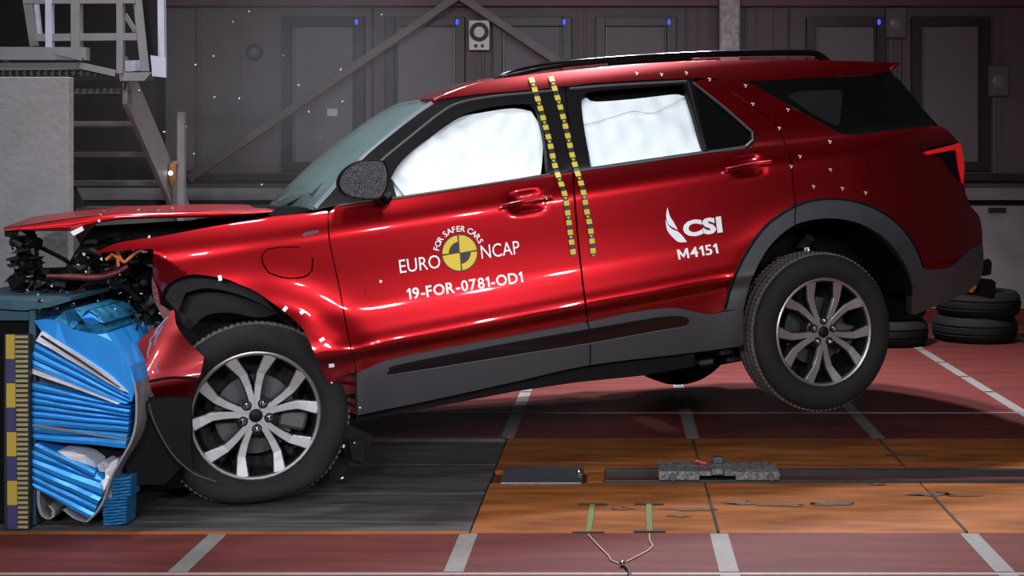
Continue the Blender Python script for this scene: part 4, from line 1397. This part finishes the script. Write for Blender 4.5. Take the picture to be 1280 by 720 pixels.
# rim of the wrapped outer sheet: a thin strip standing on its edge
rim_px = spline([(168.5, 478), (171, 500), (170, 530), (164, 552), (152, 574), (139, 597), (131, 622), (121, 640), (108, 653), (94, 648), (80, 637)], 5)
bm = bmesh.new()
rows = []
for p in rim_px:
    w = at(p[0], p[1], BD - 0.006)
    rows.append([bm.verts.new((w.x - 0.006, w.y, w.z)), bm.verts.new((w.x + 0.003, w.y, w.z)), bm.verts.new((w.x + 0.003, w.y + 0.5, w.z)), bm.verts.new((w.x - 0.006, w.y + 0.5, w.z))])
for a, b in zip(rows, rows[1:]):
    for k in range(4): bm.faces.new((a[k], a[(k + 1) % 4], b[(k + 1) % 4], b[k]))
absolute(finish(bm, 'wrap_rim', FOILD), barrier)
curl = spline([(48, 612), (48, 628), (52, 643), (60, 649.5), (66, 646), (67, 638), (62, 632)], 5)
bm = bmesh.new()
rows = []
for i, p in enumerate(curl):
    w = at(p[0], p[1], BD + 0.01)
    t = 0.012
    rows.append([bm.verts.new((w.x - t / 2, w.y, w.z)), bm.verts.new((w.x + t / 2, w.y, w.z)), bm.verts.new((w.x + t / 2, w.y + 0.7, w.z)), bm.verts.new((w.x - t / 2, w.y + 0.7, w.z))])
for a, b in zip(rows, rows[1:]):
    for k in range(4): bm.faces.new((a[k], a[(k + 1) % 4], b[(k + 1) % 4], b[k]))
absolute(finish(bm, 'curled_sheet_end', FOILD), barrier)
# two small loose blocks at the foot, each with its thin cells
for x0, y0, x1, y1, n in ((140, 597, 164, 622, 6), (128, 622, 159, 657, 9)):
    ls = [(x0 + 0.15 * k, y0 + 1.0 + (y1 - y0) * k / n, x1 - 0.15 * k, y0 - 1.5 + (y1 - y0) * k / n) for k in range(n + 1)]
    bands(ls, mat('dull_blue_cells', (0.02, 0.16, 0.36), 0.45, 0.2, var=0.3, scale=20), 0.02, 0.10, 0.5, 'bumper_cell')
layer('foil_side', [(133, 612), (140, 598), (140, 622), (129, 622)], FOILD, 0.03, 0.5, 0.003)
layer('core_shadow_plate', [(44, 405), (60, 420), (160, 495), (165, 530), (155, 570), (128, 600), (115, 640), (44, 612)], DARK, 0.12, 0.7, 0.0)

# backing frame of the barrier
frame = empty('barrier_backing_frame', (at(38, 655, BD).x, BD + 0.3, 0))
props(frame, 'dark steel backing frame with a flat top beam behind the honeycomb', 'frame')
FR = mat('grey_blue_steel', (0.06, 0.125, 0.165), rough=0.45, metal=0.5, var=0.35, scale=15)
a, b = at(34, 655, BD), at(43, 378, BD)
absolute(box('upright', (a.x, BD + 0.01, 0.0), (at(42.5, 655, BD).x, BD + 0.8, b.z), FR), frame)
absolute(box('top_beam', (at(-60, 400, BD).x, BD + 0.02, at(0, 402, BD).z), (at(36, 400, BD).x, BD + 0.8, at(0, 384, BD).z), FR), frame)
absolute(prism('top_flange', pw([(-60, 372), (28, 375), (60, 377), (88, 371), (88, 376), (62, 384), (30, 388), (-60, 382)], BD - 0.01), BD - 0.01, BD + 0.6, FR), frame)
absolute(box('back_plate', (at(-60, 600, BD).x, BD + 0.05, 0.0), (at(34, 600, BD).x, BD + 0.75, at(0, 402, BD).z), DARK), frame)
for px, py in ((49, 388), (70, 385.5), (91, 381), (50, 376)):
    w = at(px, py, BD - 0.015)
    bm = bmesh.new()
    bmesh.ops.create_cone(bm, cap_ends=True, segments=6, radius1=0.009, radius2=0.007, depth=0.012, matrix=Matrix.Translation(w) @ Matrix.Rotation(math.pi / 2, 4, 'X'))
    absolute(finish(bm, 'bolt', CHROME), frame)

# yellow and blue measuring rule standing on the floor
rule = empty('measuring_rule', (at(28, 660, 5.06).x, 5.06, 0))
props(rule, 'upright yellow and dark blue measuring rule with black ticks beside the barrier', 'ruler')
RY = mat('rule_yellow', (0.42, 0.29, 0.035), 0.55, var=0.15)
RB = mat('rule_blue', (0.035, 0.035, 0.11), 0.55, var=0.15)
RT = mat('rule_cream', (0.30, 0.25, 0.12), 0.55, var=0.15)
zt = at(0, 418, 5.06).z
xl = lambda z: at(8 + (1 - z / zt) * 5, 600, 5.06).x - 5.06 * 0 - rule.location.x
absolute(box('rule_board', (at(5, 600, 5.06).x, 5.06, 0.0), (at(36.5, 600, 5.06).x, 5.085, zt), BTAPE, bev=0.001), rule)
nb = 8
for k in range(nb):
    z1, z0 = zt - zt * k / nb, zt - zt * (k + 1) / nb
    sx_ = 4.0 * (k / nb)
    x0 = at(8 + sx_ * 0.6, 600, 5.06).x
    x1 = at(19 + sx_, 600, 5.06).x
    x2 = at(35.5, 600, 5.06).x
    absolute(box('scale_block', (x0, 5.055, z0 + 0.0005), (x1, 5.0605, z1 - 0.0005), RY if k % 2 == 0 else RB, bev=0), rule)
    for j in range(5):
        zz = z1 - (z1 - z0) * (j + 0.5) / 5
        absolute(box('tick_bar', (x1 + 0.002, 5.055, zz - 0.0052), (x2, 5.0603, zz + 0.0052), RT, bev=0), rule)

# ------------------------------------------------------------------ steel stairs and platform at the left
PAINT = mat('grey_painted_steel', (0.26, 0.24, 0.245), rough=0.55, metal=0.2, var=0.2, scale=10)
PALE = mat('pale_steel', (0.62, 0.61, 0.72), rough=0.45, metal=0.3, var=0.12, scale=10)
GRATE = mat('grating_steel', (0.12, 0.12, 0.125), rough=0.6, metal=0.5, var=0.4, scale=30)
PD = 7.6
plat = empty('steel_platform', (at(90, 80, PD).x, PD + 0.4, 0))
props(plat, 'grey steel platform with handrails above the concrete slab', 'platform')


def pbar(name, a, b, w, d=None, m=PAINT, D=PD, D2=None, root=plat):
    """bar between two pixels at depth D, w pixels wide"""
    ww = w * D / F
    return absolute(bar(name, at(a[0], a[1], D), at(b[0], b[1], D2 or D), ww, d or ww, m, up=(0, -1, 0) if False else (0, 0, 1)), root)


pbar('edge_beam', (-40, 67), (110, 67.5), 16, 0.06)
pbar('edge_beam', (-40, 84), (103, 83), 9, 0.06, D=PD + 0.05)
pbar('edge_plate', (70, 66), (103, 74), 4, 0.02, D=PD - 0.05)
pbar('skew_beam', (102, 82), (146, 92), 8, 0.05)
absolute(prism('gusset', pw([(148, 91), (190, 90), (180, 101), (150, 101)], PD), PD, PD + 0.05, PAINT), plat)
for a, b, w, m, dd in (((62, -20), (62.5, 64), 8, PALE, 0), ((96, -20), (96.5, 72), 11, PAINT, 0), ((151, -20), (151, 92), 8, PAINT, 0), ((31, -20), (43, 58), 8, PAINT, 0.3), ((44, -10), (50, 46), 5, PALE, 0.35),
                       ((202, -20), (203, 75), 8, PALE, 0.2), ((156, 18), (170, 40), 5, PAINT, 0.3)):
    pbar('post', a, b, w, None, m, PD + dd)
absolute(prism('stile', pw([(165, -10), (177, -10), (188, 89), (176, 89)], PD), PD, PD + 0.05, PAINT), plat)
absolute(prism('stile_edge', pw([(177.5, -10), (180, -10), (190, 89), (188, 89)], PD), PD - 0.01, PD + 0.05, DARK), plat)
for a, b, w in (((30, 2), (170, 1.5), 6), ((45, 47), (172, 46), 9)):
    pbar('rail', a, b, w, 0.03, PAINT)
absolute(prism('kick_plate', pw([(152, 76), (176, 75), (176, 88), (152, 90)], PD + 0.3), PD + 0.3, PD + 0.32, PALE), plat)
absolute(prism('kick_plate', pw([(188, 69), (207, 72), (207, 97), (190, 95)], PD), PD, PD + 0.02, PALE), plat)
# grating bars of the deck, seen from below
g0 = at(0, 92, PD).z
for k in range(26):
    x = -4.0 + 0.042 * k
    absolute(box('grating_bar', (x, PD + 0.02, g0 - 0.012), (x + 0.012, PD + 0.5, g0 + 0.018), GRATE, bev=0), plat)
for k in range(5):
    y = PD + 0.06 + 0.11 * k
    absolute(box('grating_cross_bar', (-3.9, y, g0), (-2.94, y + 0.010, g0 + 0.012), GRATE, bev=0), plat)

slab = box('concrete_slab', (at(-60, 200, 7.0).x, 7.0, 0.0), (at(85.5, 200, 7.0).x, 7.07, at(0, 96, 7.0).z), mat('pale_rough_concrete', (0.27, 0.255, 0.26), 0.85, var=0.22, scale=5, detail=9, bump=0.35, bscale=25))
props(slab, 'tall rough pale concrete slab under the platform at the left edge', 'slab')

stairs = empty('steel_stairs', (at(190, 200, 8.6).x, 9.2, 0))
props(stairs, 'grey open steel stairs leading up to the platform, left of the bonnet', 'stairs')
top, bot = at(153, 100, 8.0), at(226, 268, 9.08)
sd = (bot - top)
end = top + sd * ((top.z) / (top.z - bot.z))
n = 0.055
bm = bmesh.new()
wv = Vector((0, 0, 1)) * 0.15
for off in (0,):
    A = [top + wv, end + wv, end - wv, top - wv]
    q0 = [bm.verts.new(v) for v in A]
    q1 = [bm.verts.new(v + Vector((0.03, 0, 0))) for v in A]
    bm.faces.new(q0); bm.faces.new(q1[::-1])
    for i in range(4): bm.faces.new((q0[i], q1[i], q1[(i + 1) % 4], q0[(i + 1) % 4]))
absolute(finish(bm, 'stringer', PAINT), stairs)
bm = bmesh.new()
A = [v + Vector((-0.75, 0, 0)) for v in (top + wv, end + wv, end - wv, top - wv)]
q0 = [bm.verts.new(v) for v in A]
q1 = [bm.verts.new(v + Vector((0.03, 0, 0))) for v in A]
bm.faces.new(q0); bm.faces.new(q1[::-1])
for i in range(4): bm.faces.new((q0[i], q1[i], q1[(i + 1) % 4], q0[(i + 1) % 4]))
absolute(finish(bm, 'stringer', WALLD), stairs)
nt_ = 10
for k in range(nt_):
    p = top + (end - top) * (k + 0.35) / nt_
    absolute(box('tread', (p.x - 0.74, p.y - 0.02, p.z - 0.018), (p.x + 0.005, p.y + 0.20, p.z + 0.018), PAINT if k > 0 else GRATE), stairs)
post = empty('lamp_post', (at(227, 260, 8.8).x, 8.8, 0))
props(post, 'thin grey steel post right of the stairs', 'post')
absolute(bar('tube', (post.location.x, 8.8, 0.0), (post.location.x, 8.8, at(0, 140, 8.8).z), 0.045, 0.045, PAINT), post)
absolute(box('base_plate', (post.location.x - 0.08, 8.72, 0.0), (post.location.x + 0.08, 8.88, 0.012), PAINT), post)
hx = at(215.5, 216, 8.74)
absolute(bar('bracket', (hx.x, 8.74, at(0, 203, 8.74).z), (post.location.x, 8.8, at(0, 203, 8.74).z), 0.02, 0.02, PAINT), post)
beacon = empty('warning_beacon', (hx.x, 8.74, at(0, 232, 8.74).z))
props(beacon, 'small orange warning beacon with a white glow beside the stairs', 'beacon')
bm = bmesh.new()
add_tube(bm, [(0, 0, 0), (0, 0, 0.03), (0, 0, 0.045), (0, 0, 0.15)], [0.006, 0.02, 0.027, 0.026], 12)
finish(bm, 'body', mat('orange_beacon_plastic', (0.40, 0.16, 0.05), 0.4), beacon, smooth=True, angle=50)
bm = bmesh.new()
bmesh.ops.create_uvsphere(bm, u_segments=12, v_segments=8, radius=0.016, matrix=Matrix.Translation((-0.004, -0.022, 0.085)))
finish(bm, 'bulb', mat('white_bulb', (0.9, 0.9, 0.9), emit=2.0), beacon, smooth=True)

# ------------------------------------------------------------------ targets and boxes on the back wall
tg = empty('round_camera_target', at(599, 44, WD - 0.1))
props(tg, 'white square plate with a black ring target above the front door', 'target')
PLATE = mat('white_plate', (0.42, 0.40, 0.41), 0.35, 0.2)
box('plate', (-0.098, 0, -0.14), (0.098, 0.02, 0.14), PLATE, tg)
for r0, r1, m, y in ((0.05, 0.09, BTAPE, -0.004), (0.0, 0.045, PLATE, -0.004)):
    bm = bmesh.new()
    n = 32
    A = [bm.verts.new((r1 * math.cos(2 * math.pi * k / n), y, 0.03 + r1 * math.sin(2 * math.pi * k / n))) for k in range(n)]
    if r0:
        B = [bm.verts.new((r0 * math.cos(2 * math.pi * k / n), y, 0.03 + r0 * math.sin(2 * math.pi * k / n))) for k in range(n)]
        for k in range(n): bm.faces.new((A[k], A[(k + 1) % n], B[(k + 1) % n], B[k]))
    else:
        bm.faces.new(A)
    r = bmesh.ops.extrude_face_region(bm, geom=bm.faces[:])
    for g in r['geom']:
        if isinstance(g, bmesh.types.BMVert): g.co.y += 0.004
    finish(bm, 'target_ring' if r0 else 'target_centre', m, tg)
for x in (-0.03, 0.03):
    bm = bmesh.new()
    bmesh.ops.create_uvsphere(bm, u_segments=10, v_segments=6, radius=0.018, matrix=Matrix.Translation((x, -0.008, -0.10)))
    finish(bm, 'glass_stud', CHROME, tg, smooth=True)
tg2 = empty('faint_ring_target', at(318, 65, WD - 0.02))
props(tg2, 'small faint grey ring target on the wall above the bonnet', 'target')
bm = bmesh.new()
pts = [(0.065 * math.cos(a), 0, 0.065 * math.sin(a)) for a in np.linspace(0, 2 * math.pi, 33)]
add_tube(bm, pts, 0.016, 6, False)
finish(bm, 'ring', FRAME, tg2, smooth=True)
bm = bmesh.new()
bmesh.ops.create_cone(bm, cap_ends=True, segments=20, radius1=0.03, radius2=0.03, depth=0.02, matrix=Matrix.Rotation(math.pi / 2, 4, 'X'))
finish(bm, 'centre', PANE, tg2)
GB = mat('grey_lamp_box', (0.20, 0.19, 0.20), 0.5)
LENS = mat('milky_lens', (0.30, 0.29, 0.30), 0.3)
for px, py, lb in ((1120.5, 28, 'grey square lamp box on the wall between the two right windows'), (1249, 101, 'grey square lamp box right of the rightmost window')):
    o = empty('wall_lamp_box', at(px, py, WD - 0.09))
    props(o, lb, 'lamp', 'square lamp boxes on the back wall')
    box('case', (-0.095, 0, -0.142), (0.095, 0.09, 0.142), GB, o, 0.01)
    bm = bmesh.new()
    bmesh.ops.create_uvsphere(bm, u_segments=20, v_segments=10, radius=0.07, matrix=Matrix.Scale(0.25, 4, (0, 1, 0)))
    finish(bm, 'lens', LENS, o, smooth=True)
    for dx in ((-0.03, 0.045) if px < 1200 else (-0.035,)):
        bar('conduit', (dx, 0.07, -0.14), (dx, 0.07, -0.14 - 0.72), 0.014, 0.014, PANE, o)
note = box('paper_note', (wx(410), WD - 0.04, wz(145.5)), (wx(423), WD - 0.032, wz(136)), mat('white_paper', (0.9, 0.88, 0.95), 0.7), bev=0)
props(note, 'small white paper note stuck on the window left of the windscreen', 'note')
panel_l = box('cladding_panel', (wx(209), WD - 0.05, wz(214)), (wx(246), WD - 0.021, wz(12)), WALL)
props(panel_l, 'narrow grey cladding panel right of the stairs', 'panel')

# ------------------------------------------------------------------ old tyres lying at the back of the floor
def tyre_thing(loc, label, R=0.34, tilt=0):
    o = empty('old_tyre', loc)
    o.rotation_euler = (tilt, 0, rng.uniform(0, 3))
    props(o, label, 'tyre', 'old tyres stacked behind the car')
    bm = bmesh.new()
    prof = [(0.20, 0.02), (0.24, 0.0), (0.30, 0.0), (0.33, 0.03), (0.34, 0.06), (0.333, 0.065), (0.333, 0.075), (0.342, 0.08), (0.342, 0.12), (0.333, 0.125), (0.333, 0.135), (0.34, 0.14), (0.33, 0.17), (0.30, 0.20), (0.24, 0.20), (0.20, 0.18)]
    n = 40
    rings = [[bm.verts.new((r * math.cos(2 * math.pi * k / n), r * math.sin(2 * math.pi * k / n), z)) for k in range(n)] for r, z in prof]
    for A, B in zip(rings, rings[1:] + rings[:1]):
        for k in range(n): bm.faces.new((A[k], A[(k + 1) % n], B[(k + 1) % n], B[k]))
    finish(bm, 'tyre_ring', RUBBER, o, smooth=True, angle=40)
    bm = bmesh.new()
    pts = [(0.201 * math.cos(a), 0.201 * math.sin(a), 0.185) for a in np.linspace(0, 2 * math.pi, 41)]
    add_tube(bm, pts, 0.012, 6, False)
    finish(bm, 'bead', DARK, o, smooth=True)


def fl(px, D): return ((px - CX) / F * D, D, 0.0)


for px, D, z, lb in ((1218, 10.5, 0.0, 'black tyre lying flat on the floor, bottom of the right stack behind the car'), (1222, 10.52, 0.201, 'black tyre lying on top of the right stack behind the car'),
                     (1106, 10.3, 0.0, 'black tyre lying flat behind the rear wheel, bottom of its stack'), (1104, 10.34, 0.201, 'black tyre behind the rear wheel, on top of its stack')):
    x, y, _ = fl(px, D)
    tyre_thing((x, y, z), lb)

# ------------------------------------------------------------------ trigger strips, wire, flying bits
GREEN = mat('olive_tape', (0.13, 0.15, 0.05), 0.6, var=0.2, scale=30)
WIRE = mat('pale_wire', (0.36, 0.31, 0.25), 0.5)


def floor_pt(px, py, z=0.0):
    D = F * (H - z) / (py - CY)
    return at(px, py, D)


for a, b, lb in (((740.5, 631), (735.5, 666), 'olive green contact strip on the orange boards, left of the two'), ((811, 630.5), (812, 665), 'olive green contact strip on the orange boards, right of the two')):
    p, q = floor_pt(*b), floor_pt(*a)
    e = empty('contact_strip', p)
    props(e, lb, 'strip', 'contact strips on the orange boards')
    bm = bmesh.new()
    add_box(bm, (-0.012, 0, 0), (0.012, (q - p).length, 0.004), None, 0.001)
    o = finish(bm, 'tape', GREEN, e)
    o.rotation_euler = (0, 0, -math.atan2((q - p).x, (q - p).y))
    for k, c in enumerate((q, p)):
        box('end_line', (c.x - p.x - 0.062, c.y - p.y - 0.006, 0), (c.x - p.x + 0.062, c.y - p.y + 0.006, 0.005), BTAPE, e, 0.001)
ball = floor_pt(778, 704, 0.012)
wire = empty('trigger_wire', (ball.x, ball.y, 0))
props(wire, 'thin pale wire joining both contact strips at a silver bead', 'wire')
for pts in ([(735, 668), (748, 682), (760, 694), (764, 700), (773, 704)], [(812, 667), (812, 674), (816, 682), (810, 688), (795, 696), (783, 702)]):
    absolute(tube('wire', [floor_pt(p[0], p[1], 0.004) for p in spline(pts, 5)], 0.0028, WIRE, None, 6), wire)
bm = bmesh.new()
bmesh.ops.create_uvsphere(bm, u_segments=14, v_segments=8, radius=0.011, matrix=Matrix.Translation((ball.x, ball.y, 0.011)))
absolute(finish(bm, 'bead', CHROME, None, smooth=True), wire)
absolute(tube('black_lead', [floor_pt(p[0], p[1], 0.006) for p in spline([(780, 707), (786, 713), (788, 722), (796, 740)], 4)], 0.006, BTAPE, None, 6), wire)

# glass and plastic splinters thrown up by the impact, frozen in the air around the front
bm = bmesh.new()
spots = [(311, 14), (291, 27), (248, 46), (267, 70), (244, 81), (268, 121), (299, 123), (233, 158), (174, 113), (243, 192), (327, 231), (354, 69), (426, 87), (373, 106), (428, 127), (477, 18), (386, 140), (400, 172), (205, 165),
         (428, 597), (443, 553), (430, 558), (450, 510), (415, 478), (126, 268), (130, 264), (216, 260), (173, 262), (198, 263), (124, 276), (476, 352), (55, 380), (62, 365), (122, 376), (137, 379), (144, 386)]
for px, py in spots:
    D = rng.uniform(5.2, 5.5)
    if py < 240: D = rng.uniform(5.6, 7.0)
    s = rng.uniform(0.004, 0.0075)
    c = at(px, py, D if py > 240 else D)
    chunk(bm, c, (s, s * 0.6, s * rng.uniform(0.6, 1.2)), 7)
shards = finish(bm, 'flying_splinters', mat('bright_splinter', (0.75, 0.73, 0.78), 0.3), None)
props(shards, 'tiny white glass and plastic splinters flying above the crushed front', 'debris', kind='stuff')

# thin smoke hanging in the air behind the crushed front
sm = bpy.data.materials.new('thin_smoke')
sm.use_nodes = True
nt = sm.node_tree
nt.nodes.remove(nt.nodes['Principled BSDF'])
vol = nt.nodes.new('ShaderNodeVolumePrincipled')
vol.inputs['Color'].default_value = (0.80, 0.76, 0.80, 1)
tc = nt.nodes.new('ShaderNodeTexCoord')
nz = nt.nodes.new('ShaderNodeTexNoise')
nz.inputs['Scale'].default_value = 0.9
nz.inputs['Detail'].default_value = 3
nt.links.new(tc.outputs['Object'], nz.inputs['Vector'])
ln = nt.nodes.new('ShaderNodeVectorMath'); ln.operation = 'MULTIPLY'
ln.inputs[1].default_value = (1 / 1.55, 1 / 1.1, 1 / 1.25)
nt.links.new(tc.outputs['Object'], ln.inputs[0])
le = nt.nodes.new('ShaderNodeVectorMath'); le.operation = 'LENGTH'
nt.links.new(ln.outputs[0], le.inputs[0])
fall = nt.nodes.new('ShaderNodeMapRange')
fall.inputs[1].default_value = 1.0
fall.inputs[2].default_value = 0.2
fall.inputs[3].default_value = 0.0
fall.inputs[4].default_value = 1.0
nt.links.new(le.outputs['Value'], fall.inputs[0])
rg = nt.nodes.new('ShaderNodeMapRange')
rg.inputs[1].default_value = 0.32
rg.inputs[2].default_value = 0.70
rg.inputs[3].default_value = 0.05
rg.inputs[4].default_value = 0.42
nt.links.new(nz.outputs['Fac'], rg.inputs[0])
mu = nt.nodes.new('ShaderNodeMath'); mu.operation = 'MULTIPLY'
nt.links.new(fall.outputs[0], mu.inputs[0]); nt.links.new(rg.outputs[0], mu.inputs[1])
nt.links.new(mu.outputs[0], vol.inputs['Density'])
nt.links.new(vol.outputs[0], nt.nodes['Material Output'].inputs['Volume'])
bm = bmesh.new()
bmesh.ops.create_icosphere(bm, subdivisions=3, radius=1.0)
for v in bm.verts: v.co = Vector((v.co.x * 1.6, v.co.y * 1.15, v.co.z * 1.3))
smoke = finish(bm, 'smoke_haze', sm)
smoke.location = at(330, 90, 9.6)
props(smoke, 'thin grey smoke haze drifting above the bonnet', 'smoke', kind='stuff')
